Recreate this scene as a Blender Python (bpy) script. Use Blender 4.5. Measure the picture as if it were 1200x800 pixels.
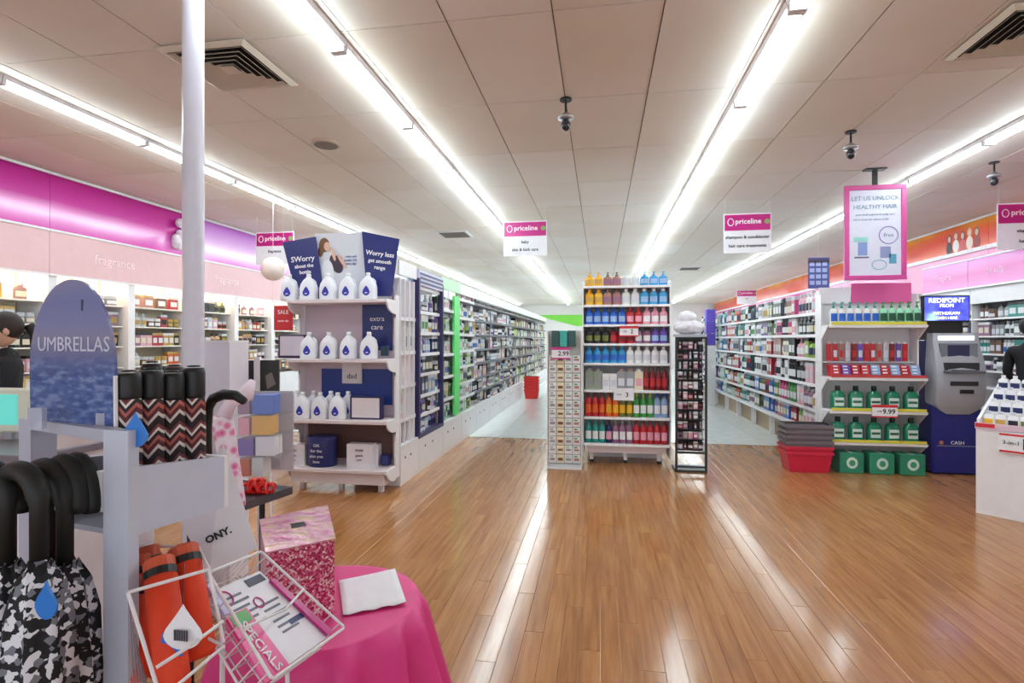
import bpy, math, random
from mathutils import Vector, Matrix
for o in list(bpy.data.objects): bpy.data.objects.remove(o)
S = bpy.context.scene
COL = S.collection
random.seed(7)
# ------------------------------------------------------------------ camera
H = 1.40; CZ = 3.20; F = 640.0
YAW = math.atan(104/640.0); CA, SA = math.cos(YAW), math.sin(YAW)
cam_d = bpy.data.cameras.new('camera'); cam = bpy.data.objects.new('camera', cam_d); COL.objects.link(cam)
cam.location = (0, 0, H); cam.rotation_euler = (math.pi/2, 0, YAW)
cam_d.sensor_width = 36; cam_d.lens = 36*F/1200; cam_d.shift_y = -2/1200; cam_d.clip_start = 0.02
S.camera = cam
# ------------------------------------------------------------------ world, exposure, lamps' strengths
W = bpy.data.worlds.new('world'); S.world = W; W.use_nodes = True
W.node_tree.nodes['Background'].inputs[0].default_value = (0.86, 0.93, 1.0, 1)
W.node_tree.nodes['Background'].inputs[1].default_value = 1.0
S.view_settings.view_transform = 'Standard'; S.view_settings.look = 'None'
S.view_settings.gamma = 1; S.view_settings.exposure = 0.6
S.view_settings.use_curve_mapping = False
TUBE_E = 30.0
LED_E = 24.0

# ------------------------------------------------------------------ helpers
def at(px, py, d):
    """a point seen at photo pixel (px,py), d metres along the view axis"""
    cx = (px-600)*d/F
    return Vector((cx*CA - d*SA, cx*SA + d*CA, H + (398-py)*d/F))

def lin(c):
    return tuple(((v/12.92) if v <= .04045 else ((v+.055)/1.055)**2.4) for v in c)
MATS = {}
def mat(name, rgb, rough=.5, metal=0, emit=0, alpha=1, trans=0, coat=0, spec=None):
    """rgb in 0..255 sRGB"""
    key = (name, tuple(rgb), rough, metal, emit, alpha, trans)
    if key in MATS: return MATS[key]
    m = bpy.data.materials.new(name); m.use_nodes = True
    nt = m.node_tree; b = nt.nodes['Principled BSDF']
    c = lin([v/255 for v in rgb])
    b.inputs['Base Color'].default_value = (*c, 1)
    b.inputs['Roughness'].default_value = rough; b.inputs['Metallic'].default_value = metal
    if coat: b.inputs['Coat Weight'].default_value = coat
    if spec is not None: b.inputs['Specular IOR Level'].default_value = spec
    if emit:
        b.inputs['Emission Color'].default_value = (*c, 1); b.inputs['Emission Strength'].default_value = emit
    if alpha < 1: b.inputs['Alpha'].default_value = alpha
    if trans: b.inputs['Transmission Weight'].default_value = trans
    if not emit and not trans:
        # faint procedural unevenness of the surface colour
        n = nt.nodes.new('ShaderNodeTexNoise'); n.inputs['Scale'].default_value = 14
        tc = nt.nodes.new('ShaderNodeTexCoord'); nt.links.new(tc.outputs['Object'], n.inputs['Vector'])
        mx = nt.nodes.new('ShaderNodeMix'); mx.data_type = 'RGBA'
        mx.inputs[6].default_value = (*[v*.93 for v in c], 1); mx.inputs[7].default_value = (*[min(1, v*1.05) for v in c], 1)
        nt.links.new(n.outputs['Fac'], mx.inputs[0]); nt.links.new(mx.outputs[2], b.inputs['Base Color'])
    MATS[key] = m
    return m

class NT:
    """small node-building helper"""
    def __init__(s, name):
        s.m = bpy.data.materials.new(name); s.m.use_nodes = True; s.t = s.m.node_tree; s.b = s.t.nodes['Principled BSDF']
    def n(s, typ, **kw):
        nd = s.t.nodes.new('ShaderNode'+typ)
        for k, v in kw.items():
            if k.startswith('i_'):
                nd.inputs[int(k[2:])].default_value = v
            else: setattr(nd, k, v)
        return nd
    def l(s, a, b): s.t.links.new(a, b)
    def math(s, op, a, b=None, c=None):
        nd = s.t.nodes.new('ShaderNodeMath'); nd.operation = op
        for i, v in enumerate((a, b, c)):
            if v is None: continue
            if isinstance(v, (int, float)): nd.inputs[i].default_value = v
            else: s.l(v, nd.inputs[i])
        return nd.outputs[0]
    def ramp(s, fac, stops, interp='LINEAR'):
        nd = s.t.nodes.new('ShaderNodeValToRGB'); cr = nd.color_ramp; cr.interpolation = interp
        while len(cr.elements) < len(stops): cr.elements.new(.5)
        for e, (p, c) in zip(cr.elements, stops):
            e.position = p; e.color = (*lin([v/255 for v in c]), 1)
        s.l(fac, nd.inputs[0]); return nd.outputs[0]

class MB:
    def __init__(s): s.v = []; s.f = []; s.mi = []
    def add(s, vs, fs, mi=0):
        k = len(s.v); s.v += [tuple(v) for v in vs]
        s.f += [tuple(i+k for i in f) for f in fs]; s.mi += [mi]*len(fs); return s
    def box(s, x0, y0, z0, x1, y1, z1, mi=0):
        if x1 < x0: x0, x1 = x1, x0
        if y1 < y0: y0, y1 = y1, y0
        if z1 < z0: z0, z1 = z1, z0
        vs = [(x0,y0,z0),(x1,y0,z0),(x1,y1,z0),(x0,y1,z0),(x0,y0,z1),(x1,y0,z1),(x1,y1,z1),(x0,y1,z1)]
        return s.add(vs, [(0,3,2,1),(4,5,6,7),(0,1,5,4),(1,2,6,5),(2,3,7,6),(3,0,4,7)], mi)
    def cbox(s, x0, y0, z0, x1, y1, z1, b=.004, mi=0):
        """box with chamfered vertical and horizontal edges"""
        def ring(i, z): return [(x0+i,y0,z),(x1-i,y0,z),(x1,y0+i,z),(x1,y1-i,z),(x1-i,y1,z),(x0+i,y1,z),(x0,y1-i,z),(x0,y0+i,z)]
        def inner(z): return [(x0+b,y0+b,z),(x1-b,y0+b,z),(x1-b,y0+b,z),(x1-b,y1-b,z),(x1-b,y1-b,z),(x0+b,y1-b,z),(x0+b,y1-b,z),(x0+b,y0+b,z)]
        r = [inner(z0), ring(b, z0+b), ring(b, z1-b), inner(z1)]
        vs = [p for q in r for p in q]; fs = []
        for k in range(3):
            for i in range(8): fs.append((k*8+i, k*8+(i+1) % 8, (k+1)*8+(i+1) % 8, (k+1)*8+i))
        fs.append(tuple(range(7, -1, -1))); fs.append(tuple(range(24, 32)))
        return s.add(vs, fs, mi)
    def hexa(s, a, b, mi=0):
        """two matching quads (4 pts each) joined to a solid"""
        vs = list(a)+list(b)
        return s.add(vs, [(0,1,2,3),(7,6,5,4),(0,4,5,1),(1,5,6,2),(2,6,7,3),(3,7,4,0)], mi)
    def slab(s, pts, t, mi=0):
        """polygon extruded by t along its normal, away from the camera side"""
        pts = [Vector(p) for p in pts]; n = Vector((0,0,0))
        for i in range(len(pts)):
            n += (pts[i]-pts[0]).cross(pts[(i+1) % len(pts)]-pts[0])
        n.normalize()
        if n.dot(pts[0]-Vector((0,0,H))) < 0: n = -n
        back = [p+n*t for p in pts]; k = len(pts)
        fs = [tuple(range(k)), tuple(range(2*k-1, k-1, -1))]+[(i, i+k, (i+1) % k+k, (i+1) % k) for i in range(k)]
        return s.add(pts+back, fs, mi)
    def lathe(s, prof, n=12, c=(0,0,0), sy=1.0, mi=0, rot=0):
        vs = []; fs = []
        for r, z in prof:
            for i in range(n):
                a = 2*math.pi*i/n+rot; vs.append((c[0]+r*math.cos(a), c[1]+r*math.sin(a)*sy, c[2]+z))
        for k in range(len(prof)-1):
            for i in range(n): fs.append((k*n+i, k*n+(i+1) % n, (k+1)*n+(i+1) % n, (k+1)*n+i))
        fs.append(tuple(range(n-1, -1, -1))); fs.append(tuple((len(prof)-1)*n+i for i in range(n)))
        return s.add(vs, fs, mi)
    def tube(s, pts, r, n=6, mi=0, closed=False):
        pts = [Vector(p) for p in pts]; m = len(pts); vs = []; fs = []
        rr = r if isinstance(r, (list, tuple)) else [r]*m
        up = None
        for i, p in enumerate(pts):
            a = pts[(i-1) % m] if (closed or i > 0) else p; b = pts[(i+1) % m] if (closed or i < m-1) else p
            d = (b-a)
            d = d.normalized() if d.length > 1e-9 else Vector((0,0,1))
            if up is None:
                up = Vector((0,0,1)) if abs(d.z) < .9 else Vector((1,0,0))
            x = up-d*up.dot(d)
            x = x.normalized() if x.length > 1e-6 else d.orthogonal().normalized()
            up = x; y = d.cross(x)
            for k in range(n):
                t = 2*math.pi*k/n; vs.append(p+(x*math.cos(t)+y*math.sin(t))*rr[i])
        segs = m if closed else m-1
        for i in range(segs):
            j = (i+1) % m
            for k in range(n): fs.append((i*n+k, i*n+(k+1) % n, j*n+(k+1) % n, j*n+k))
        if not closed:
            fs.append(tuple(range(n-1, -1, -1))); fs.append(tuple((m-1)*n+k for k in range(n)))
        return s.add(vs, fs, mi)
    def ball(s, c, r, n=12, m=8, mi=0):
        if isinstance(r, (int, float)): r = (r, r, r)
        vs = []; fs = []
        for j in range(m+1):
            t = math.pi*j/m
            for i in range(n):
                a = 2*math.pi*i/n
                vs.append((c[0]+r[0]*math.sin(t)*math.cos(a), c[1]+r[1]*math.sin(t)*math.sin(a), c[2]+r[2]*math.cos(t)))
        for j in range(m):
            for i in range(n): fs.append((j*n+i, (j+1)*n+i, (j+1)*n+(i+1) % n, j*n+(i+1) % n))
        return s.add(vs, fs, mi)
    def mesh(s, name, mats, smooth=False, off=None):
        me = bpy.data.meshes.new(name)
        v = s.v if off is None else [(a-off[0], b-off[1], c-off[2]) for a, b, c in s.v]
        me.from_pydata(v, [], s.f)
        for m in (mats if isinstance(mats, (list, tuple)) else [mats]): me.materials.append(m)
        me.polygons.foreach_set('material_index', s.mi)
        if smooth:
            me.polygons.foreach_set('use_smooth', [True]*len(s.f))
        me.validate(); me.update()
        return me

LOC = {}
def tag(o, label, cat, group=None, kind=None):
    if label: o['label'] = label
    if cat: o['category'] = cat
    if group: o['group'] = group
    if kind: o['kind'] = kind
    return o
def thing(name, label, cat, loc=(0,0,0), rotz=0, group=None):
    o = bpy.data.objects.new(name, None); COL.objects.link(o); o.location = loc; o.rotation_euler = (0,0,rotz)
    o.empty_display_size = .05
    LOC[o.name] = Vector(loc); return tag(o, label, cat, group)
def part(name, mb, m, parent=None, world=True, smooth=False, label=None, kind=None):
    """mb in world coordinates (parent's own base is subtracted) unless world=False"""
    off = LOC.get(parent.name, None) if (parent is not None and world) else None
    o = bpy.data.objects.new(name, mb.mesh(name, m, smooth, off) if isinstance(mb, MB) else mb)
    COL.objects.link(o)
    if parent is not None:
        o.parent = parent
        LOC[o.name] = LOC.get(parent.name, Vector((0,0,0)))
    else: LOC[o.name] = Vector((0,0,0))
    if label: o['label'] = label
    if kind: o['kind'] = kind
    return o
def struct(name, mb, m): return part(name, mb, m, None, kind='structure')
def autosmooth(o, ang=40):
    me = o.data
    me.polygons.foreach_set('use_smooth', [True]*len(me.polygons))
    me.set_sharp_from_angle(angle=math.radians(ang))
def flat(name, mb, m, label, cat, group=None, smooth=False):
    """single-mesh thing; mesh moved to its own base"""
    xs = [v[0] for v in mb.v]; ys = [v[1] for v in mb.v]; zs = [v[2] for v in mb.v]
    c = ((min(xs)+max(xs))/2, (min(ys)+max(ys))/2, min(zs))
    o = bpy.data.objects.new(name, mb.mesh(name, m, smooth, c)); o.location = c; COL.objects.link(o); LOC[o.name] = Vector(c)
    return tag(o, label, cat, group)
TXT = {}
def text_mesh(body, size, m, bold=0.0, align='CENTER'):
    key = (body, size, m.name, bold, align)
    if key in TXT: return TXT[key]
    cu = bpy.data.curves.new('lettering', 'FONT'); cu.body = body; cu.size = size; cu.align_x = align; cu.align_y = 'CENTER'
    cu.extrude = .0012; cu.offset = bold; cu.resolution_u = 2
    o = bpy.data.objects.new('lettering', cu); COL.objects.link(o)
    me = bpy.data.meshes.new_from_object(o); me.name = 'lettering'
    me.materials.clear(); me.materials.append(m)
    bpy.data.objects.remove(o); TXT[key] = me; return me
def text(body, size, m, parent, pos, xdir, ydir=(0,0,1), bold=0.0, align='CENTER', name='lettering'):
    """pos/xdir/ydir world; parent must be unrotated"""
    me = text_mesh(body, size, m, bold, align)
    o = bpy.data.objects.new(name, me); COL.objects.link(o); o.parent = parent
    X = Vector(xdir).normalized(); Y = Vector(ydir); Y = (Y-X*X.dot(Y)).normalized(); Z = X.cross(Y)
    M = Matrix((X, Y, Z)).transposed().to_4x4(); M.translation = Vector(pos)-LOC.get(parent.name, Vector((0,0,0)))
    o.matrix_local = M
    return o
def disc_pts(c, xd, yd, rx, ry, n=20, a0=0, a1=2*math.pi):
    xd = Vector(xd); yd = Vector(yd); c = Vector(c)
    return [c+xd*rx*math.cos(a0+(a1-a0)*i/n)+yd*ry*math.sin(a0+(a1-a0)*i/n) for i in range(n)]
ORD = ['', 'second', 'third', 'fourth', 'fifth', 'sixth', 'seventh', 'eighth', 'ninth', 'tenth', 'eleventh', 'twelfth']
NUM = ['zero', 'one', 'two', 'three', 'four', 'five', 'six', 'seven', 'eight', 'nine', 'ten', 'eleven', 'twelve', 'thirteen', 'fourteen', 'fifteen']

# common materials
M_white = mat('white_enamel', (236,232,234), .35)
M_white2 = mat('white_laminate', (228,224,226), .45)
M_grey = mat('grey_enamel', (176,174,182), .4)
M_black = mat('black_plastic', (18,18,20), .4)
M_blackm = mat('black_metal', (22,22,24), .35)
M_chrome = mat('chrome_wire', (205,205,210), .25, 1)
M_wire = mat('white_coated_wire', (232,230,232), .35)
M_mag = mat('magenta_print', (196,32,128), .3)
M_navy = mat('navy_print', (32,40,110), .35)
M_red = mat('red_print', (205,40,50), .4)
M_ink = mat('black_ink', (30,28,34), .6)
M_wink = mat('white_ink', (248,246,250), .5)
M_paper = mat('white_paper', (240,238,242), .7)

# ------------------------------------------------------------------ SETTING
# floor: narrow timber boards running down the shop, then white tiles
PW, PL = .09, 1.05
YB = 7.7                                   # where timber stops
def wood():
    t = NT('glossy_timber_board'); g = t.n('NewGeometry'); sx = t.n('SeparateXYZ'); t.l(g.outputs['Position'], sx.inputs[0])
    ix = t.math('FLOOR', t.math('DIVIDE', sx.outputs[0], PW))
    st = t.math('FRACT', t.math('MULTIPLY', ix, .37))
    iy = t.math('FLOOR', t.math('ADD', t.math('DIVIDE', sx.outputs[1], PL), st))
    cb = t.n('CombineXYZ'); t.l(ix, cb.inputs[0]); t.l(iy, cb.inputs[1])
    wn = t.n('TexWhiteNoise', noise_dimensions='3D'); t.l(cb.outputs[0], wn.inputs['Vector'])
    mp = t.n('Mapping'); mp.inputs['Scale'].default_value = (38, 2.2, 1); t.l(g.outputs['Position'], mp.inputs['Vector'])
    ad = t.n('VectorMath', operation='ADD'); t.l(mp.outputs[0], ad.inputs[0])
    sc = t.n('VectorMath', operation='SCALE'); sc.inputs['Scale'].default_value = 9; t.l(wn.outputs['Color'], sc.inputs[0]); t.l(sc.outputs[0], ad.inputs[1])
    no = t.n('TexNoise'); no.inputs['Scale'].default_value = 1.0; no.inputs['Detail'].default_value = 5; t.l(ad.outputs[0], no.inputs['Vector'])
    f = t.math('ADD', t.math('MULTIPLY', no.outputs['Fac'], .85), t.math('MULTIPLY', wn.outputs['Value'], .11))
    c = t.ramp(f, [(.22, (138,88,48)), (.48, (166,112,66)), (.70, (182,128,80)), (.9, (194,142,94))])
    t.l(c, t.b.inputs['Base Color'])
    n2 = t.n('TexNoise'); n2.inputs['Scale'].default_value = 3.5; n2.inputs['Detail'].default_value = 3; t.l(g.outputs['Position'], n2.inputs['Vector'])
    r = t.math('ADD', t.math('MULTIPLY', n2.outputs['Fac'], .16), .08); t.l(r, t.b.inputs['Roughness'])
    bp = t.n('Bump'); bp.inputs['Strength'].default_value = .09; bp.inputs['Distance'].default_value = .01
    n3 = t.n('TexNoise'); n3.inputs['Scale'].default_value = 9; t.l(g.outputs['Position'], n3.inputs['Vector'])
    t.l(n3.outputs['Fac'], bp.inputs['Height']); t.l(bp.outputs[0], t.b.inputs['Normal'])
    t.b.inputs['Specular IOR Level'].default_value = .5
    return t.m
M_wood = wood()
XL, XR = -6.25, 6.0
fl = struct('floor', MB().box(XL, -3, -.12, XR, 28.2, -.008), mat('dark_joint', (122,82,50), .5))
def plank_mb(ix, iy, mb):
    st = (ix*.37) % 1.0
    y0 = (iy-st)*PL; y1 = y0+PL
    y0 = max(y0, -3.0); y1 = min(y1, YB)
    if y1-y0 < .02: return None
    x0, x1 = ix*PW, (ix+1)*PW
    g = .0006
    mb.add([(x0+g,y0+g,-.008),(x1-g,y0+g,-.008),(x1-g,y1-g,-.008),(x0+g,y1-g,-.008),
            (x0+g,y0+g,-.0006),(x1-g,y0+g,-.0006),(x1-g,y1-g,-.0006),(x0+g,y1-g,-.0006),
            (x0+.002,y0+.002,0),(x1-.002,y0+.002,0),(x1-.002,y1-.002,0),(x0+.002,y1-.002,0)],
           [(0,1,5,4),(1,2,6,5),(2,3,7,6),(3,0,4,7),(4,5,9,8),(5,6,10,9),(6,7,11,10),(7,4,8,11),(8,9,10,11)])
    return mb
cells = []
for ix in range(math.floor(XL/PW), math.ceil(XR/PW)):
    for iy in range(-3, 9):
        cx, cy = (ix+.5)*PW, (iy-((ix*.37) % 1.0)+.5)*PL
        d = -cx*SA+cy*CA; u = cx*CA+cy*SA
        px = 600+F*u/d if d > .3 else -9999
        vis = d > 1.9 and 480 < px < 1240 and cy < YB
        cells.append((d if vis else 1e6+cy, ix, iy))
cells.sort()
rest = MB()
for k, (dd, ix, iy) in enumerate(cells):
    if k < 300 and dd < 1e5:
        mb = plank_mb(ix, iy, MB())
        if mb: part('floor_plank', mb, M_wood, fl)
    else: plank_mb(ix, iy, rest)
part('floor_planks', rest, M_wood, fl, kind='stuff')
def vinyl():
    t = NT('white_floor_tile'); t.b.inputs['Base Color'].default_value = (*lin((.86,.86,.84)), 1)
    g = t.n('NewGeometry'); n = t.n('TexNoise'); n.inputs['Scale'].default_value = 6; t.l(g.outputs['Position'], n.inputs['Vector'])
    t.l(t.ramp(n.outputs['Fac'], [(.3, (222,226,224)), (.7, (234,238,236))]), t.b.inputs['Base Color'])
    t.b.inputs['Roughness'].default_value = .14
    return t.m
tl = MB(); y = YB
while y < 28:
    x = XL
    while x < XR:
        tl.box(x+.002, y+.002, -.008, min(x+.6, XR)-.002, min(y+.6, 28.2)-.002, 0); x += .6
    y += .6
part('floor_tiles', tl, vinyl(), fl, kind='stuff')
part('threshold_strip', MB().box(XL, YB-.02, -.008, XR, YB+.005, .003), mat('aluminium', (170,168,160), .35, .8), fl)

# walls
M_wall = mat('painted_wall', (232,226,224), .6)
struct('wall_left', MB().box(XL-.1, -3, 0, XL, 28.2, CZ), M_wall)
struct('wall_right', MB().box(XR, -3, 0, XR+.1, 28.2, CZ), M_wall)
struct('wall_back', MB().box(XL, 28.2, 0, XR, 28.3, CZ), M_wall)

# ceiling: individual boards in a grid
def ceil_mat():
    t = NT('ceiling_board'); g = t.n('NewGeometry'); oi = t.n('ObjectInfo')
    n = t.n('TexNoise'); n.inputs['Scale'].default_value = .55; n.inputs['Detail'].default_value = 4; t.l(g.outputs['Position'], n.inputs['Vector'])
    f = t.math('ADD', t.math('MULTIPLY', n.outputs['Fac'], .75), t.math('MULTIPLY', oi.outputs['Random'], .2))
    c = t.ramp(f, [(.2, (214,198,180)), (.5, (226,216,206)), (.8, (234,230,226))])
    t.l(c, t.b.inputs['Base Color']); t.b.inputs['Roughness'].default_value = .75
    b = t.n('Bump'); b.inputs['Strength'].default_value = .15; n2 = t.n('TexNoise'); n2.inputs['Scale'].default_value = 160
    t.l(g.outputs['Position'], n2.inputs['Vector']); t.l(n2.outputs['Fac'], b.inputs['Height']); t.l(b.outputs[0], t.b.inputs['Normal'])
    return t.m
M_ceil = ceil_mat()
cl = struct('ceiling', MB().box(XL, -3, CZ+.012, XR, 28.3, CZ+.12), mat('ceiling_grid_shadow', (128,112,100), .8))
TX, TY = .6, 1.107
far = MB(); n_t = 0
for i in range(-11, 10):
    for j in range(-6, 24):
        x0 = .338+i*TX; x1 = x0+TX; y0 = 2.99+j*TY; y1 = y0+TY
        x0 = max(x0, XL); x1 = min(x1, XR); y0 = max(y0, -3); y1 = min(y1, 28.2)
        if x1-x0 < .03 or y1-y0 < .03: continue
        near = (0 <= j <= 10) or (j == -1 and -6 < i < 4)
        (MB() if near else far)
        if near:
            me = MB().box(-(x1-x0)/2+.004, -(y1-y0)/2+.004, 0, (x1-x0)/2-.004, (y1-y0)/2-.004, .0119)
            key = ('tile', round(x1-x0, 3), round(y1-y0, 3))
            if key not in TXT: TXT[key] = me.mesh('ceiling_tile', M_ceil)
            o = bpy.data.objects.new('ceiling_tile', TXT[key]); o.location = ((x0+x1)/2, (y0+y1)/2, CZ+.001*((i*7+j*3) % 3)); COL.objects.link(o); o.parent = cl
        else: far.box(x0+.004, y0+.004, CZ, x1-.004, y1-.004, CZ+.0119)
part('ceiling_tiles', far, M_ceil, cl, kind='stuff')

# ------------------------------------------------------------------ fluorescent battens
def tube_mat():
    m = bpy.data.materials.new('lit_tube'); m.use_nodes = True; nt = m.node_tree; nt.nodes.clear()
    e = nt.nodes.new('ShaderNodeEmission'); e.inputs[0].default_value = (.82, .985, 1.03, 1); e.inputs[1].default_value = TUBE_E
    o = nt.nodes.new('ShaderNodeOutputMaterial'); nt.links.new(e.outputs[0], o.inputs[0]); return m
M_tube = tube_mat()
hb = MB().add([(-.06,-.596,0),(.06,-.596,0),(.06,.596,0),(-.06,.596,0),(-.05,-.596,-.03),(.05,-.596,-.03),(.05,.596,-.03),(-.05,.596,-.03)],
              [(0,1,2,3),(7,6,5,4),(0,4,5,1),(1,5,6,2),(2,6,7,3),(3,7,4,0)])
hme = hb.mesh('housing', M_white)
tme = MB().tube([(0,-.57,0),(0,.57,0)], .012, 8).mesh('tube', M_tube, True)
lme = MB().box(-.045,-.012,-.065,.045,.012,-.028).mesh('lamp_holder', M_white)
BNAME = ['first', 'second', 'third', 'fourth', 'fifth', 'sixth', 'seventh', 'eighth', 'ninth', 'tenth', 'eleventh', 'twelfth', 'thirteenth', 'fourteenth', 'fifteenth', 'sixteenth', 'seventeenth', 'eighteenth', 'nineteenth', 'twentieth', 'twenty-first']
ROWN = ['far left', 'centre left', 'centre right', 'far right']
for r, X in enumerate((-4.05, -1.57, 1.03, 3.42)):
    for k in range(-1, 20):
        yc = 3.7+1.2*k
        if yc > 27: break
        lab = 'lit twin-tube fluorescent batten, %s from the front in the %s ceiling row' % (BNAME[k+1], ROWN[r])
        t = thing('fluorescent_batten', lab, 'light fitting', (X, yc, CZ), 0, 'fluorescent battens in four ceiling rows')
        for nm, me, lx, ly, lz in (('housing', hme, 0, 0, 0), ('tube', tme, -.026, 0, -.047), ('tube', tme, .026, 0, -.047), ('lamp_holder', lme, 0, -.583, 0), ('lamp_holder', lme, 0, .583, 0)):
            o = bpy.data.objects.new(nm, me); o.location = (lx, ly, lz); COL.objects.link(o); o.parent = t

# ------------------------------------------------------------------ ceiling fixtures
def diffuser(x0, y0, lab, s=.6):
    t = thing('air_diffuser', lab, 'air vent', (x0+s/2, y0+s/2, CZ-.03), 0, 'square louvred ceiling air vents')
    cx, cy = x0+s/2, y0+s/2; mk = mat('duct_shade', (22,18,16), .8); mf = mat('ivory_metal', (208,196,180), .45)
    part('backing', MB().box(cx-s/2+.02, cy-s/2+.02, CZ-.006, cx+s/2-.02, cy+s/2-.02, CZ-.001), mk, t)  # near-black plate paints the shade of an unmodelled recess between the louvres
    def ring(R0, z0, R1, z1):
        mb = MB()
        a = [(-R0,-R0,z0),(R0,-R0,z0),(R0,R0,z0),(-R0,R0,z0),(-R1,-R1,z1),(R1,-R1,z1),(R1,R1,z1),(-R1,R1,z1)]
        b = [(p[0], p[1], p[2]+.003) for p in a]
        q = [(cx+p[0], cy+p[1], p[2]) for p in a+b]
        fs = []
        for i in range(4):
            j = (i+1) % 4
            fs += [(i, j, j+4, i+4), (i+8, i+12, j+12, j+8), (i, i+8, j+8, j), (i+4, j+4, j+12, i+12)]
        return mb.add(q, fs)
    part('frame', ring(s/2, CZ-.012, s/2-.035, CZ-.03), mf, t)
    for k in range(5):
        R = s/2-.05-k*.045
        part('louvre', ring(R, CZ-.030, R-.022, CZ-.012), mf, t)
    part('centre_plate', MB().box(cx-.05, cy-.05, CZ-.03, cx+.05, cy+.05, CZ-.024), mf, t)
diffuser(-2.70, 2.95, 'ivory square louvred air vent in the ceiling behind the white pole')
diffuser(2.17, 3.30, 'square louvred air vent in the ceiling at the upper right')

def spot_cam(px, py, lab):
    d = (CZ-H)*F/(398-py); p = at(px, py, d)
    t = thing('ceiling_camera', lab, 'security camera', (p.x, p.y, CZ-.25), 0, 'small dark ceiling cameras')
    part('mount', MB().lathe([(.045,-.012),(.045,0)], 12, (p.x, p.y, CZ)), M_black, t)
    part('stem', MB().tube([(p.x, p.y, CZ), (p.x, p.y, CZ-.11)], .009, 8), M_black, t)
    part('hood', MB().lathe([(.012,-.10),(.06,-.135),(.058,-.15),(.02,-.155)][::-1], 14, (p.x, p.y, CZ)), mat('silver_cap', (180,180,184), .3, .8), t, smooth=True)
    part('lens_body', MB().ball((p.x, p.y, CZ-.195), (.036,.036,.045), 12, 8), mat('smoked_glass', (40,38,44), .1), t, smooth=True)
spot_cam(663, 116, 'dark stemmed ceiling camera over the middle of the floor')
spot_cam(997, 154, 'dark stemmed ceiling camera left of the pink framed poster')
spot_cam(1165, 190, 'dark stemmed ceiling camera right of the pink framed poster')
def disc_vent(px, py, r, lab):
    d = (CZ-H)*F/(398-py); p = at(px, py, d)
    t = thing('round_vent', lab, 'air vent', (p.x, p.y, CZ-.02))
    part('rim', MB().lathe([(r*.86,-.02),(r,-.012),(r,0)], 20, (p.x, p.y, CZ)), mat('vent_rim', (180,160,140), .5), t)
    part('grille', MB().lathe([(r*.8,-.024),(r*.82,-.018)], 20, (p.x, p.y, CZ)), mat('vent_grille', (120,104,92), .6), t)
disc_vent(382, 168, .13, 'round brown-grey vent in the ceiling left of centre')
def slot_vent(px, py, lab):
    d = (CZ-H)*F/(398-py); p = at(px, py, d)
    t = thing('ceiling_vent', lab, 'air vent', (p.x, p.y, CZ-.03), 0, 'distant flat ceiling vents')
    part('frame', MB().box(p.x-.26, p.y-.26, CZ-.015, p.x+.26, p.y+.26, CZ), M_white2, t)
    for k in range(5): part('louvre', MB().box(p.x-.22, p.y-.2+k*.09, CZ-.03, p.x+.22, p.y-.17+k*.09, CZ-.014), mat('vent_slat', (120,112,104), .6), t)
slot_vent(533, 274, 'flat grey ceiling vent to the left of the left hanging sign')
slot_vent(808, 314, 'flat grey ceiling vent beyond the central island')

# ------------------------------------------------------------------ product makers
C = dict(white=(240,238,240), cream=(235,222,190), pink=(236,160,180), hotpink=(214,50,120), red=(196,34,44), darkred=(130,28,34),
         orange=(226,98,30), yellow=(240,178,30), gold=(206,160,70), green=(60,150,60), lime=(150,196,60), teal=(40,150,140), darkgreen=(20,78,52),
         blue=(30,96,200), sky=(60,160,215), navy=(30,38,92), purple=(110,70,170), mauve=(150,100,130), brown=(116,74,52), rose=(176,124,112),
         grey=(150,150,152), silver=(196,198,204), black=(26,24,28), mint=(150,214,180), pale=(214,214,222), clear=(226,226,222), olive=(110,116,52), peach=(240,180,130), sage=(150,160,140), lightblue=(150,180,220))
NICE = dict(hotpink='hot pink', darkred='dark red', darkgreen='dark green', lightblue='light blue', sky='sky blue', pale='pale grey', mint='mint green', clear='clear', sage='sage green')
def cm(c, r=.35): return mat(c+'_packaging', C[c], r)
def cm2(c, r):
    v = C[c]; g = sum(v)/3
    return mat(c+'_muted_packaging', tuple((a*.8+g*.2)*.93 for a in v), r)
def lath_body(w, h, shape):
    R = w/2
    if shape == 'bottle': return [(R*.9,0),(R,.01*h),(R,.62*h),(R*.85,.72*h),(R*.42,.80*h),(R*.38,.84*h)]
    if shape == 'tube': return [(R*.62,.14*h),(R*.7,.2*h),(R,.55*h),(R,.97*h),(R*.9,h)]
    if shape == 'jar': return [(R*.92,0),(R,.05*h),(R,.66*h),(R*.9,.7*h)]
    if shape == 'can': return [(R*.95,0),(R,.02*h),(R,.76*h),(R*.8,.8*h)]
    if shape == 'pump': return [(R*.92,0),(R,.02*h),(R,.55*h),(R*.9,.64*h),(R*.35,.72*h),(R*.3,.74*h)]
PROD = {}
PRE = ''
DIM = dict(bottle=(.062,.17), tube=(.052,.15), jar=(.075,.062), can=(.05,.17), pump=(.07,.20), carton=(.075,.13), pack=(.09,.15))
SY = dict(bottle=.62, tube=.55, jar=1, can=1, pump=.8)
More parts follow.
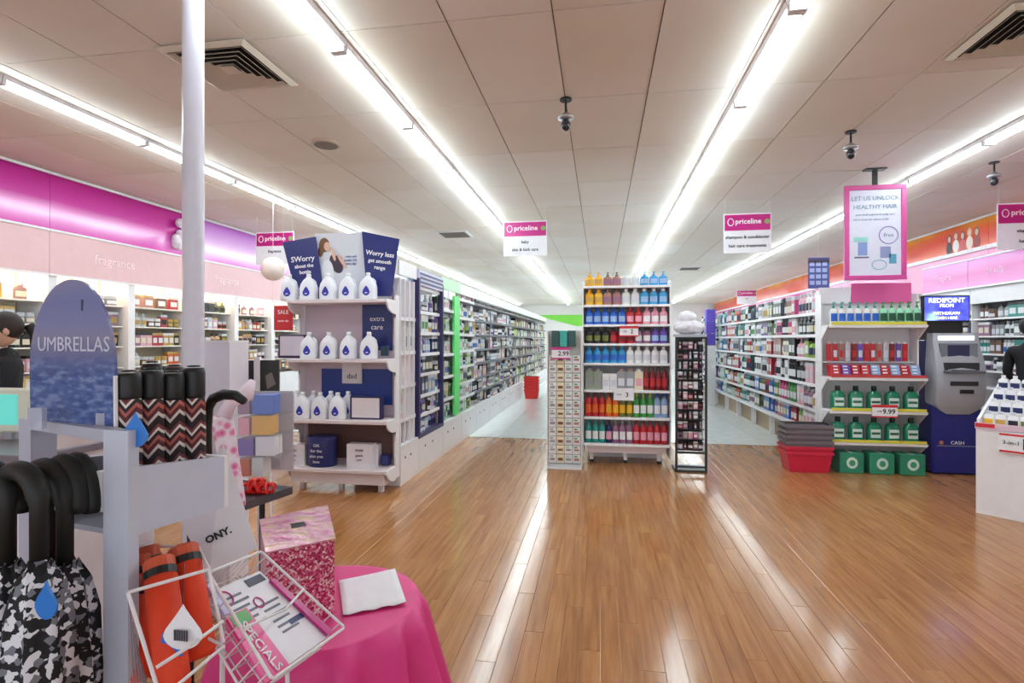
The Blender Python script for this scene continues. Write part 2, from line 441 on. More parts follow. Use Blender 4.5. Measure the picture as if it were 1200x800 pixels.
def prod_mbs(kind, n=8, w=None, h=None):
    """body, cap, label meshes in local coordinates, facing -Y"""
    w0, h0 = DIM[kind]; w = w or w0; h = h or h0; R = w/2
    if kind in ('carton', 'pack'):
        dp = .05 if kind == 'carton' else .02
        body = MB().box(-R, -dp/2, 0, R, dp/2, h)
        capb = MB().box(-R-.0006, -dp/2-.0006, h*.82, R+.0006, dp/2+.0006, h+.0006) if kind == 'carton' else MB().box(-R*.5, -dp/2-.001, h, R*.5, dp/2, h+.02)
        lb = MB().box(-R*.72, -dp/2-.0022, h*.22, R*.72, -dp/2, h*.62)
        return body, capb, lb
    sy = SY[kind]
    body = MB().lathe(lath_body(w, h, kind), n, sy=sy)
    if kind == 'bottle': capb = MB().lathe([(R*.44,.83*h),(R*.44,.99*h),(R*.38,h)], n, sy=1 if sy > .6 else 1)
    elif kind == 'tube': capb = MB().lathe([(R*.72,0),(R*.66,.15*h)], n, sy=sy)
    elif kind == 'jar': capb = MB().lathe([(R*1.03,.66*h),(R*1.03,.97*h),(R*.95,h)], n)
    elif kind == 'can': capb = MB().lathe([(R*.86,.78*h),(R*.86,.97*h),(R*.7,h)], n)
    else:
        capb = MB().lathe([(R*.36,.73*h),(R*.36,.82*h),(R*.14,.83*h),(R*.12,.95*h)], n)
        capb.box(-R*.22, -R*.9, .94*h, R*.22, R*.25, h)
    # label: a curved strip just proud of the front
    lb = MB(); m = 6; vs = []; z0, z1 = (.16*h, .5*h) if kind != 'tube' else (.45*h, .85*h)
    rr = R*1.02
    if kind == 'tube': rr = R*1.0
    for i in range(m+1):
        a = -math.pi/2+(i/m-.5)*1.9
        for z in (z0, z1): vs.append((rr*math.cos(a), (rr*math.sin(a))*sy-.0008, z))
    for i in range(m+1):
        a = -math.pi/2+(i/m-.5)*1.9
        for z in (z0, z1): vs.append((rr*.96*math.cos(a), (rr*.96*math.sin(a))*sy, z))
    q = 2*(m+1); fs = []
    for i in range(m):
        fs += [(2*i, 2*i+2, 2*i+3, 2*i+1), (q+2*i, q+2*i+1, q+2*i+3, q+2*i+2), (2*i, q+2*i, q+2*i+2, 2*i+2), (2*i+1, 2*i+3, q+2*i+3, q+2*i+1)]
    fs += [(0, 1, q+1, q), (2*m, q+2*m, q+2*m+1, 2*m+1)]
    lb.add(vs, fs)
    return body, capb, lb
def prod(kind, col, cap, lab, loc, rotz, label, group, cat, parts=False, sc=1.0, sx=1.0, n=8, zs=1.0):
    tx = {'gloss': .25}
    if not parts:
        key = (kind, col, cap, lab, 'one', DIM[kind])
        if key not in PROD:
            b, c, l = prod_mbs(kind, 8); mb = MB()
            for i, q in enumerate((b, c, l)): mb.add(q.v, q.f, i)
            PROD[key] = mb.mesh(kind, [cm2(col, .3), cm2(cap, .35), cm2(lab, .5)])
        nm = PRE+{'pump': 'pump_bottle', 'can': 'spray_can', 'tube': 'squeeze_tube', 'pack': 'hanging_pack'}.get(kind, kind)
        o = bpy.data.objects.new(nm, PROD[key]); COL.objects.link(o)
        o.location = loc; o.rotation_euler = (0,0,rotz); o.scale = (sc*sx, sc*min(sx, 1.1), sc*zs)
        return tag(o, label, cat, group)
    key = (kind, col, cap, lab, 'parts', DIM[kind])
    if key not in PROD:
        b, c, l = prod_mbs(kind, 16)
        ms = []
        for nm, q, cc, r in (('body', b, col, .25), ('cap', c, cap, .35), ('label', l, lab, .5)):
            me = q.mesh(nm, cm(cc, r))
            if kind not in ('carton', 'pack'):
                me.polygons.foreach_set('use_smooth', [True]*len(me.polygons)); me.set_sharp_from_angle(angle=math.radians(50))
            ms.append((nm if not (nm == 'cap' and kind == 'carton') else 'lid', me))
        PROD[key] = ms
    nm = PRE+{'pump': 'pump_bottle', 'can': 'spray_can', 'tube': 'squeeze_tube', 'pack': 'hanging_pack'}.get(kind, kind)
    t = bpy.data.objects.new(nm, None); COL.objects.link(t); t.location = loc; t.rotation_euler = (0,0,rotz); t.scale = (sc*sx, sc*min(sx, 1.1), sc*zs); t.empty_display_size = .03
    for pn, me in PROD[key]:
        o = bpy.data.objects.new(pn, me); COL.objects.link(o); o.parent = t
    return tag(t, label, cat, group)
KN = dict(bottle='bottle', tube='squeeze tube', jar='jar', can='spray can', pump='pump bottle', carton='carton', pack='flat pack')
PLUR = dict(bottle='bottles', tube='squeeze tubes', jar='jars', can='spray cans', pump='pump bottles', carton='cartons', pack='flat packs')
def run_label(i, n, col, kind, where, near='leftmost', far='rightmost'):
    c = NICE.get(col, col)
    if n == 1: return '%s %s, %s' % (c, KN[kind], where)
    pos = near if i == 0 else (far if i == n-1 else ORD[i])
    return '%s of %s %s %s, %s' % (pos, NUM[n], c, PLUR[kind], where)
def facings(A, B, specs, where, rotz, z, parts=False, near='leftmost', far='rightmost', hmax=.2, w_fit=True):
    """lay product facings from A(x,y) to B(x,y); specs = [(kind,col,cap,lab,n)]"""
    tot = sum(s[4] for s in specs); wtot = sum(DIM[s[0]][0]*s[4] for s in specs)
    L = math.hypot(B[0]-A[0], B[1]-A[1]); ux, uy = (B[0]-A[0])/L, (B[1]-A[1])/L
    k = L/(wtot*1.05)
    pos = 0; seen = {}
    for kind, col, cap, lab, n in specs:
        for i in range(n):
            w, h = DIM[kind]; step = w*1.05*k
            c = pos+step/2; pos += step
            sc = min(k, hmax/h, 1.4); sx = min(k/sc, 1.6); zs_ = min(hmax/h, sc*1.35)/sc
            prod(kind, col, cap, lab, (A[0]+ux*c, A[1]+uy*c, z), rotz+random.uniform(-.05, .05), run_label(i, n, col, kind, where, near, far),
                 '%s %s, %s' % (NICE.get(col, col), PLUR[kind], where), 'box' if kind in ('carton', 'pack') else {'can': 'spray can', 'jar': 'jar', 'tube': 'tube'}.get(kind, 'bottle'), parts, sc, sx, 8, zs_)
def rand_specs(pal, kinds, L, wref=.075, rep=(1, 2, 3)):
    cand = [(k, c) for k in kinds for c in pal]; random.shuffle(cand)
    tot = 0; out = []
    for k, c in cand:
        n = random.choice(rep); w = DIM[k][0]*1.45*n
        if tot+w > L*1.02: break
        cap = random.choice(['white', 'white', c, 'black', 'silver'])
        lab = random.choice(['white', 'cream', 'pale', 'navy', c if False else 'white'])
        if c in ('white', 'cream', 'clear', 'pale'): lab = random.choice(['pink', 'blue', 'grey', 'green', 'mauve', 'black', 'gold'])
        out.append((k, c, cap, lab, n)); tot += w
    return out

# ------------------------------------------------------------------ shelving bays along an aisle
def bay(name, label, cat, xf, xb, y0, y1, zs, ztop, base_z, group, side, shelf_m=M_white, rail=None, closed_base=True, sd=0.0, back_m=M_white2):
    """face at x=xf, back at x=xb; side=+1 faces +X, -1 faces -X"""
    t = thing(name, label, cat, ((xf+xb)/2, (y0+y1)/2, 0), 0, group)
    lo, hi = min(xf, xb), max(xf, xb)
    part('back_panel', MB().box(xb-.012, y0+.003, base_z, xb+.012, y1-.003, ztop), back_m, t)
    if closed_base: part('base', MB().box(lo, y0+.003, 0, hi, y1-.003, base_z), M_white, t)
    else:
        part('base_shelf', MB().box(lo, y0+.003, base_z-.04, hi, y1-.003, base_z), M_white, t)
        part('kick_panel', MB().box(min(xf-side*.1, xf-side*.12), y0+.003, 0.001, max(xf-side*.1, xf-side*.12), y1-.003, base_z-.042), mat('beige_kick_panel', (186,160,130), .5), t)
        part('foot', MB().box(min(xf-side*.02, xf-side*.09), y0+.003, 0.001, max(xf-side*.02, xf-side*.09), y0+.04, base_z-.042), M_white, t)
    part('upright', MB().box(xb-.02+side*.034, y0+.004, base_z+.001, xb+.02+side*.034, y0+.03, ztop), M_white, t)
    for z in zs:
        s = part('shelf', MB().box(xb+side*.013, y0+.004, z-.022, xf-side*.035, y1-.004, z), shelf_m, t)
        part('price_rail', MB().box(xf-side*.034, y0+.004, z-.030, xf-side*.028, y1-.004, z+.006), rail or M_white, s)
    return t

PRE = 'skincare_'
LXF, LXB = -1.89, -2.36
SHZ = [.59, .80, 1.03, 1.25, 1.48, 1.71, 1.97]
def shelf_name(k, n): return 'top shelf' if k == n-1 else ('bottom shelf' if k == 0 else '%s shelf down' % ORD[n-1-k])
left_bays = [(4.985, 5.50), (5.50, 6.40), (6.40, 7.30), (7.30, 8.22)]+[(8.22+i, 9.22+i) for i in range(11)]
pals = {
 0: (['white', 'pink', 'pale', 'mauve', 'peach'], ['carton', 'pack', 'tube']),
 1: (['white', 'navy', 'purple', 'pale', 'black', 'lightblue'], ['carton', 'jar', 'bottle']),
 2: (['white', 'lime', 'mint', 'peach', 'green', 'cream'], ['bottle', 'carton', 'tube']),
 3: (['white', 'lime', 'mint', 'clear', 'sage'], ['carton', 'jar', 'bottle']),
}
gen = (['white', 'pale', 'lightblue', 'white', 'brown', 'grey', 'navy', 'rose', 'pink', 'black', 'cream', 'silver'], ['carton', 'bottle', 'jar', 'tube'])
BN = ['nearest', 'second', 'third', 'fourth', 'fifth', 'sixth', 'seventh', 'eighth', 'ninth', 'tenth', 'eleventh', 'twelfth', 'thirteenth', 'fourteenth', 'fifteenth']
M_purf = mat('dark_purple_frame', (52,44,92), .4); M_greenlit = mat('bright_green_panel', (90,220,110), .4)
far_mb = MB(); far_m = [cm(c) for c in ('white', 'pale', 'grey', 'navy', 'rose', 'lime', 'brown', 'black')]
for b, (y0, y1) in enumerate(left_bays):
    zs = SHZ if b != 0 else [.62, .95, 1.28, 1.62]
    if b == 2: zs = [.66, .94, 1.22, 1.5, 1.78]
    desc = ['white bay of the left aisle run beside the end display, three upright dividers', 'left aisle bay in a dark purple frame under a striped header',
            'left aisle bay with a bright green side strip', 'pale left aisle bay just past the green strip'][b] if b < 4 else 'plain white shelving bay, %s from the front of the left aisle run' % BN[b]
    t = bay('shelving_bay', desc, 'shelving', LXF, LXB, y0, y1, zs, 2.16, .38, 'left aisle shelving bays', +1, rail=mat('dark_price_rail', (88,88,96), .4) if b > 3 else None)
    for q in (.25, .55): part('base_hole', MB().tube([(LXF-.002, y0+(y1-y0)*q, .25), (LXF+.003, y0+(y1-y0)*q, .25)], .013, 10), M_ink, t)
    # header
    if b != 1: part('header_panel', MB().box(LXF-.03, y0+.004, 2.03, LXF-.015, y1-.004, 2.17), M_white if b != 2 else mat('pale_green_header', (190,235,190), .4), t)
    if b == 0:
        for yy in (.12, .36, .62, .88): part('divider', MB().box(LXB+.02, y0+(y1-y0)*yy-.008, .38, LXF-.02, y0+(y1-y0)*yy+.008, 2.0), M_white, t)
    if b == 1:
        for yy in (y0+.02, y1-.02): part('side_frame', MB().box(LXF-.05, yy-.02, .36, LXF+.012, yy+.02, 2.05), M_purf, t)
        part('bottom_frame', MB().box(LXF-.05, y0+.04, .36, LXF+.012, y1-.04, .40), M_purf, t)
        h = part('header_panel', MB().box(LXF-.03, y0+.004, 1.98, LXF+.010, y1-.004, 2.14), mat('lilac_header', (196,190,220), .4), t)
        for k in range(3): part('header_stripe', MB().box(LXF+.010, y0+.03, 2.0+k*.045, LXF+.013, y1-.03, 2.024+k*.045), M_purf, h)
    if b == 2: part('green_strip', MB().box(LXF-.05, y1-.28, .40, LXF-.02, y1-.012, 1.98), M_greenlit, t)
    if b >= 4: part('canopy_rail', MB().box(LXF-.03, y0+.004, 2.0, LXF-.01, y1-.004, 2.028), M_blackm, t)
    if b < 4: pal, kinds = pals[b]
    else: pal, kinds = gen
    levels = [.38]+list(zs)
    for k, z in enumerate(levels):
        gap = (levels[k+1]-z-.035) if k+1 < len(levels) else (.16 if b > 0 else .3)
        if b < 8:
            rep = (1, 2) if b < 4 else (1, 2, 2, 3)
            sp = rand_specs(list(dict.fromkeys(pal)), kinds, y1-y0-.08, rep=rep)
            facings((LXF-.09, y0+.05), (LXF-.09, y1-.05 if b != 2 else y1-.3), sp, '%s, %s bay of left aisle' % (shelf_name(k, len(levels)), BN[b]), math.pi/2, z+.001, False, 'nearest', 'farthest', min(gap, .2 if b else .28))
        else:
            yy = y0+.04
            while yy < y1-.1:
                w = random.uniform(.06, .12); hh = random.uniform(.5, .95)*min(gap, .2)
                far_mb.box(LXF-.16, yy, z+.001, LXF-.06, yy+w*.94, z+hh, random.randrange(8)); yy += w
part_far = part('distant_packages', far_mb, far_m); tag(part_far, 'tiny mixed packages on the far shelves of the left aisle', 'packages', None, 'stuff')
part_far['kind'] = 'stuff'

PRE = ''
# left end display -----------------------------------------------------------
EY = 4.66; EX0, EX1 = -2.88, -1.90
E_S = [(1.77, 'top'), (1.225, 'second'), (.665, 'third'), (.215, 'bottom')]
t = thing('end_display', 'white end-of-aisle display holding white jugs with blue emblems', 'shelving', ((EX0+EX1)/2, EY+.2, 0))
part('back_panel', MB().box(EX0+.02, EY+.30, .12, EX1-.02, EY+.315, 1.78), mat('pink_grey_back_panel', (206,186,196), .5), t)
gp = part('graphic_panel', MB().box(EX1-.36, EY+.285, 1.30, EX1-.06, EY+.298, 1.76), M_navy, t)
text('extra', .07, M_wink, gp, (EX1-.21, EY+.283, 1.6), (1,0,0))
text('care', .07, M_wink, gp, (EX1-.21, EY+.283, 1.52), (1,0,0))
part('graphic_panel', MB().box(EX0+.2, EY+.285, .78, EX1-.06, EY+.298, 1.12), mat('blue_graphic', (36,60,140), .4), t)
hb_ = part('graphic_card', MB().box(EX0+.42, EY+.272, .98, EX0+.62, EY+.282, 1.18), M_white2, t)
text('dad', .07, M_ink, hb_, (EX0+.52, EY+.271, 1.05), (1,0,0))
part('graphic_panel', MB().box(EX0+.06, EY+.285, .26, EX1-.06, EY+.298, .62), mat('brown_graphic', (96,70,66), .5), t)
def end_side(x0, x1):
    # side panel with rounded cut-outs between the shelves
    mb = MB(); 
    mb.box(x0, EY+.22, .10, x1, EY+.315, 1.82)
    for z, _ in E_S:
        # bracket curved under each shelf
        n = 6; pts = [(EY+.22, z-.001), (EY+.0, z-.001), (EY+.0, z-.03)]
        for i in range(n+1):
            a = i/n*math.pi/2; pts.append((EY+.22-.20*math.cos(a)+.0, z-.03-.10*math.sin(a)))
        pts.append((EY+.22, z-.16))
        vs = [(x0, p[0], p[1]) for p in pts]+[(x1, p[0], p[1]) for p in pts]; k = len(pts)
        mb.add(vs, [tuple(range(k)), tuple(range(2*k-1, k-1, -1))]+[(i, (i+1) % k, (i+1) % k+k, i+k) for i in range(k)])
    return mb
part('side_panel', end_side(EX1-.012, EX1+.004), M_white, t)
part('side_panel', end_side(EX0-.004, EX0+.012), M_white, t)
for z, _ in E_S:
    s = part('shelf', MB().cbox(EX0+.013, EY, z-.035, EX1-.013, EY+.285, z, .006), mat('ivory_shelf', (226,212,214), .4), t)
part('base_skirt', MB().box(EX0+.03, EY+.03, .08, EX1-.03, EY+.282, .175), mat('ivory_shelf', (226,212,214), .4), t)
for xx in (EX0+.1, (EX0+EX1)/2, EX1-.1): part('foot', MB().box(xx-.02, EY+.1, 0, xx+.02, EY+.15, .08), M_white, t)

JUG = {}
def jug(loc, label, n=18, sc=1.0):
    """handled white jug with a blue drop emblem, facing -Y"""
    if not JUG:
        prof = []; W_, D_ = .080, .052
        vs = []; fs = []
        lv = [(0, .94, 1), (.01, 1, 1), (.11, 1, 1), (.15, .86, .95), (.185, .56, .8), (.205, .30, .52), (.215, .25, .42)]
        for z, kx, ky in lv:
            for i in range(n):
                a = 2*math.pi*i/n; ca, sa = math.cos(a), math.sin(a)
                e = .55
                vs.append((W_*kx*math.copysign(abs(ca)**e, ca), D_*ky*math.copysign(abs(sa)**e, sa), z))
        for k in range(len(lv)-1):
            for i in range(n): fs.append((k*n+i, k*n+(i+1) % n, (k+1)*n+(i+1) % n, (k+1)*n+i))
        fs.append(tuple(range(n-1, -1, -1))); fs.append(tuple((len(lv)-1)*n+i for i in range(n)))
        JUG['body'] = MB().add(vs, fs).mesh('body', mat('white_jug_plastic', (240,240,246), .3), True)
        JUG['cap'] = MB().lathe([(.021,.212),(.021,.242),(.017,.247)], 14).mesh('cap', mat('white_cap', (250,250,252), .4), True)
        hp = [(.035+.034*math.sin(i/8*math.pi)*1.0, 0, .120+.075*i/8) for i in range(9)]
        JUG['handle'] = MB().tube(hp, .008, 6).mesh('handle', mat('white_jug_plastic', (240,240,246), .3), True)
        pts = []
        for i in range(20):
            a = 2*math.pi*i/20; r = 1.0; x = .034*math.sin(a); z = -.034*math.cos(a)
            if z > 0: z *= 1.6; x *= max(0, 1-z/.07)**.6
            pts.append((x, z+.068))
        m = MB(); k = len(pts)
        m.add([(p[0], -D_-.003, p[1]) for p in pts]+[(p[0], -D_+.002, p[1]) for p in pts], [tuple(range(k)), tuple(range(2*k-1, k-1, -1))]+[(i, i+k, (i+1) % k+k, (i+1) % k) for i in range(k)])
        JUG['emblem'] = m.mesh('emblem', mat('blue_emblem', (46,52,168), .4))
        JUG['mark'] = MB().add([(-.010,-D_-.0045,.052),(.012,-D_-.0045,.056),(.010,-D_-.0045,.064),(-.012,-D_-.0045,.060),(-.010,-D_-.003,.052),(.012,-D_-.003,.056),(.010,-D_-.003,.064),(-.012,-D_-.003,.060)],
                               [(0,1,2,3),(7,6,5,4),(0,4,5,1),(1,5,6,2),(2,6,7,3),(3,7,4,0)]).mesh('emblem_mark', M_wink)
    o = bpy.data.objects.new('jug', None); COL.objects.link(o); o.location = loc; o.scale = (sc,)*3; o.empty_display_size = .03
    o.rotation_euler = (0, 0, random.uniform(-.08, .08))
    for nm in ('body', 'cap', 'handle', 'emblem'):
        c = bpy.data.objects.new(nm, JUG[nm]); COL.objects.link(c); c.parent = o
        if nm == 'emblem':
            g = bpy.data.objects.new('emblem_mark', JUG['mark']); COL.objects.link(g); g.parent = c
    tag(o, label, 'bottle', 'white jugs with blue emblems on the end display')
POSN = ['leftmost', 'second', 'third', 'fourth', 'fifth']
def jrow(z, n, x0, x1, yy, where, total):
    for i in range(n):
        lab = '%s of %s white blue-emblem jugs, %s' % (POSN[i] if i < n-1 else 'rightmost', NUM[n], where)
        jug((x0+(x1-x0)*i/(n-1), yy, z+.001), lab)
def xat(px, y):   # world x seen at pixel column px on the plane y
    tt = (px-600)/F; return y*(tt*CA-SA)/(CA+tt*SA)
jrow(1.77, 5, xat(340, EY+.1), xat(432, EY+.1), EY+.09, 'top shelf of end display', 5)
jrow(1.225, 4, xat(363, EY+.1), xat(433, EY+.1), EY+.09, 'second shelf of end display', 4)
jrow(.665, 4, xat(336, EY+.1), xat(397, EY+.1), EY+.08, 'front row, third shelf of end display', 4)
jrow(.665, 4, xat(348, EY+.2), xat(408, EY+.2), EY+.20, 'back row, third shelf of end display', 4)

# fan of three posters on top
def poster(name, label, quad, yy, m, lines, tilt=0):
    """quad of pixel corners on plane y=yy: tl,tr,br,bl"""
    pts = []
    for px, py in quad:
        x = xat(px, yy); d = -x*SA+yy*CA; pts.append(Vector((x, yy, H+(398-py)*d/F)))
    c = sum(pts, Vector())/4; base = (c.x, yy, min(p.z for p in pts))
    t = thing(name, label, 'poster', base)
    part('board', MB().slab(pts, .006), m, t)
    xd = ((pts[1]-pts[0])+(pts[2]-pts[3])).normalized(); up = ((pts[0]-pts[3])+(pts[1]-pts[2])).normalized()
    for body, sz, off, mm in lines:
        text(body, sz, mm, t, c+up*off+Vector((0,-.003,0)), xd, up, bold=.001)
    return t, pts
poster('fan_poster', 'navy blue poster leaning left at the back of the top shelf', [(331,284),(370,277),(380,350),(348,350)], EY+.24, M_navy,
       [('SWorry', .075, .10, M_wink), ('about the', .05, .03, M_wink), ('bottle', .05, -.03, M_wink)])
poster('fan_poster', 'navy blue poster leaning right at the back of the top shelf', [(424,271),(468,280),(459,347),(430,347)], EY+.21, M_navy,
       [('Worry less', .062, .11, M_wink), ('get smooth', .05, .04, M_wink), ('range', .05, -.02, M_wink)])
t, pts = poster('fan_poster', 'pale poster with a photo of a brown-haired woman between navy posters', [(369,274),(425,272),(430,350),(375,350)], EY+.27, mat('pale_poster', (214,214,222), .45), [])
yy = EY+.27-.004
def blob(name, cx, cz, rx, rz, m, par, a=0, n=18, dy=0, t=.002):
    p = at(cx, cz, 5.0); x = xat(cx, yy); d = -x*SA+yy*CA; z = H+(398-cz)*d/F; k = d/F
    ux, uz = math.cos(a), math.sin(a)
    pts = [(x+(rx*k*math.cos(b)*ux-rz*k*math.sin(b)*uz), yy-dy, z+(rx*k*math.cos(b)*uz+rz*k*math.sin(b)*ux)) for b in [2*math.pi*i/n for i in range(n)]]
    return part(name, MB().slab(pts, t), m, par)
M_skin = mat('printed_skin', (222,178,156), .5); M_hair = mat('printed_brown_hair', (120,78,50), .5)
blob('printed_hair', 380, 287, 6.5, 8.5, M_hair, t, .1, dy=0)
blob('printed_hair', 376, 294, 3.5, 7, M_hair, t, -.1, dy=0.0005)
blob('printed_face', 383.5, 289, 4, 5.5, M_skin, t, .15, dy=.002)
blob('printed_top', 394, 309, 7, 12, mat('printed_dark_top', (64,44,62), .5), t, .5, dy=.0015)
blob('printed_arm', 401, 306, 2.2, 11, M_skin, t, .6, dy=.003)
blob('printed_arm', 391, 298, 2, 8, M_skin, t, .25, dy=.003)
blob('printed_skirt', 384, 320, 8, 16, mat('printed_white_cloth', (232,232,238), .5), t, .05, dy=.0025)
for k in range(3):
    text(['softer and', 'gentler skin', 'every day'][k], .028, mat('blue_ink', (70,90,170), .6), t, Vector((xat(411, yy), yy-.001, 2.20-.035*k)), (1,0,0))

def shelf_card(px0, px1, py0, py1, yy, m, name, label, cat, tk=.02, lines=(), frame=None):
    x0, x1 = xat(px0, yy), xat(px1, yy); d = -x0*SA+yy*CA; z0, z1 = H+(398-py1)*d/F, H+(398-py0)*d/F
    t = thing(name, label, cat, ((x0+x1)/2, yy+tk/2, z0))
    part('body', MB().cbox(x0, yy, z0, x1, yy+tk, z1, .003), m, t)
    if frame: part('print', MB().box(x0+.02, yy-.002, z0+.025, x1-.012, yy, z1-.015), frame, t)
    for body, sz, fz, mm in lines: text(body, sz, mm, t, ((x0+x1)/2, yy-.003, z0+(z1-z0)*fz), (1,0,0))
    return t
shelf_card(326, 357, 392, 419.5, EY+.12, mat('plum_box', (60,40,70), .4), 'product_box', 'dark framed box with a white face, left end of the second shelf', 'box', .06, frame=mat('pale_face', (206,196,210), .5))
shelf_card(446, 454, 405, 417, EY+.12, mat('dark_teal_box', (20,50,70), .4), 'small_box', 'tiny dark box beside the jugs on the second shelf', 'box', .04)
shelf_card(410, 446, 464, 492, EY+.10, mat('navy_box', (40,40,90), .4), 'product_box', 'white and navy pictured box, right end of the third shelf', 'box', .08, frame=mat('printed_pale', (226,214,216), .5))
ink2 = mat('purple_ink', (120,70,110), .6)
for px0, px1, wd in ((329.5, 357, 'left'), (406, 436, 'right')):
    shelf_card(px0, px1, 520, 549, EY+.10, mat('white_carton', (232,226,232), .5), 'carton', 'white carton printed with text, %s side of the bottom shelf' % wd, 'box', .11,
               [('MORE', .03, .75, ink2), ('gentle', .03, .55, ink2), ('care', .03, .38, ink2)])
shelf_card(437, 443, 521, 548, EY+.2, mat('white_carton', (232,226,232), .5), 'small_carton', 'narrow white carton behind the right carton on the bottom shelf', 'box', .12)
shelf_card(446, 455, 533, 545, EY+.2, M_navy, 'small_box', 'small navy box at the right end of the bottom shelf', 'box', .08)
# round navy tub
x = xat(379.5, EY+.18); tb = thing('gift_tub', 'large navy tub with white lettering in the middle of the bottom shelf', 'tub', (x, EY+.18, .216))
bd = part('body', MB().lathe([(.135,0),(.14,.01),(.145,.25),(.14,.255)], 24, (x, EY+.15, .216), .75), mat('navy_tub', (34,40,100), .35), tb, smooth=False); autosmooth(bd)
part('lid', MB().lathe([(.148,.252),(.148,.275),(.14,.28)], 24, (x, EY+.15, .216), .75), mat('navy_lid', (50,54,120), .35), tb)
for k, w in enumerate(['Gift', 'for the', 'skin you', 'love']): text(w, .04, M_wink, bd, (x, EY+.038, .42-.05*k), (1,0,0))

# wall bay bits seen left of the end display
red_ = thing('price_ticket', 'red and white price card hanging left of the end display', 'price tag', (xat(332, 5.3), 5.3, 1.4))
x0, x1 = xat(321, 5.3), xat(343, 5.3)
part('card', MB().box(x0, 5.3, 1.50, x1, 5.306, 1.76), M_red, red_)
text('SALE', .06, M_wink, red_, ((x0+x1)/2, 5.297, 1.69), (1,0,0)); text('now on', .04, M_wink, red_, ((x0+x1)/2, 5.297, 1.60), (1,0,0))
part('hanger', MB().tube([((x0+x1)/2, 5.303, 1.76), ((x0+x1)/2, 5.303, CZ)], .002, 5), M_wire, red_)
lp = at(320, 315, 7.0)
t = thing('paper_lantern', 'pale round lantern hanging left of the navy posters', 'lantern', (lp.x, lp.y, lp.z-.15))
part('shade', MB().ball(lp, .15, 18, 12), mat('paper_shade', (238,222,214), .8), t, smooth=True)
part('cord', MB().tube([lp+Vector((0,0,.15)), (lp.x, lp.y, CZ)], .003, 5), M_wire, t)

# ------------------------------------------------------------------ CENTRAL ISLAND
IX0, IX1, IY = -.205, .765, 6.2
IZ = [2.005, 1.794, 1.573, 1.36, 1.14, .838, .535, .237]
t = thing('island_display', 'white eight-shelf island display stacked with coloured bottles', 'shelving', ((IX0+IX1)/2, IY+.2, 0))
part('back_panel', MB().box(IX0+.01, IY+.40, .2, IX1-.01, IY+.42, 2.06), M_white2, t)
for xx in (IX0, IX1-.014): part('side_panel', MB().box(xx, IY+.02, .08, xx+.014, IY+.42, 2.06), M_white, t)
for z in IZ:
    s = part('shelf', MB().cbox(IX0+.015, IY, z-.028, IX1-.015, IY+.399, z, .005), M_white, t)
    part('price_rail', MB().box(IX0+.02, IY-.006, z-.024, IX1-.02, IY-.001, z-.002), mat('clear_rail', (244,244,246), .2), s)
part('base_skirt', MB().box(IX0+.05, IY+.05, .13, IX1-.05, IY+.38, .205), mat('ivory_shelf', (226,212,214), .4), t)
for xx in (IX0+.1, IX0+.48, IX1-.12):
    f = part('foot', MB().box(xx-.02, IY+.1, .04, xx+.02, IY+.14, .13), M_white, t)
    part('castor', MB().lathe([(.022,-.015),(.022,.015)], 10, (xx, IY+.12, .023)), M_black, f)
def isl(row, specs, name):
    z = IZ[row]; top = .15 if row == 0 else IZ[row-1]-z-.034
    facings((IX0+.03, IY+.07), (IX1-.03, IY+.07), specs, '%s of central island' % name, 0, z+.001, True, hmax=top)
R_ = lambda k, c, n, cap='white', lab='white': (k, c, cap, lab, n)
DIM['bottle'] = (.078, .17); DIM['pump'] = (.085, .16)
isl(0, [R_('pump', 'yellow', 2, 'yellow', 'gold'), R_('pump', 'rose', 2, 'brown', 'mauve'), R_('pump', 'clear', 2, 'white', 'pale'), R_('pump', 'sky', 3, 'sky', 'lightblue')], 'top shelf')
isl(1, [R_('bottle', 'yellow', 2, 'yellow', 'gold'), R_('bottle', 'rose', 2, 'brown', 'mauve'), R_('bottle', 'clear', 2, 'white', 'pale'), R_('bottle', 'sky', 3, 'white', 'lightblue')], 'second shelf')
isl(2, [R_('bottle', 'blue', 5, 'blue', 'lightblue'), R_('bottle', 'red', 2, 'red', 'pink'), R_('bottle', 'pink', 3, 'pink', 'white')], 'third shelf')
isl(3, [R_('bottle', 'black', 3, 'black', 'olive'), R_('bottle', 'darkred', 1, 'black', 'red'), R_('bottle', 'red', 2, 'red', 'darkred'), R_('bottle', 'mauve', 2, 'black', 'white'), R_('bottle', 'purple', 2, 'purple', 'lightblue')], 'fourth shelf')
isl(4, [R_('bottle', 'sky', 5, 'sky', 'blue'), R_('bottle', 'white', 5, 'white', 'pale')], 'fifth shelf')
DIM['bottle'] = (.062, .19)
isl(5, [R_('pack', 'sage', 2, 'grey', 'grey'), R_('carton', 'white', 2, 'white', 'pale'), R_('pack', 'grey', 2, 'rose', 'pale'), R_('pack', 'cream', 1, 'white', 'pink'), R_('bottle', 'darkred', 4, 'brown', 'red')], 'sixth shelf')
isl(6, [R_('bottle', 'red', 3, 'brown', 'orange'), R_('bottle', 'orange', 2, 'brown', 'yellow'), R_('bottle', 'olive', 2, 'darkgreen', 'yellow'), R_('bottle', 'green', 3, 'lime', 'white'), R_('bottle', 'lightblue', 2, 'blue', 'white')], 'seventh shelf')
isl(7, [R_('bottle', 'teal', 3, 'teal', 'white'), R_('bottle', 'navy', 1, 'black', 'pink'), R_('bottle', 'mauve', 3, 'grey', 'white'), R_('bottle', 'red', 5, 'darkred', 'pink')], 'bottom shelf')
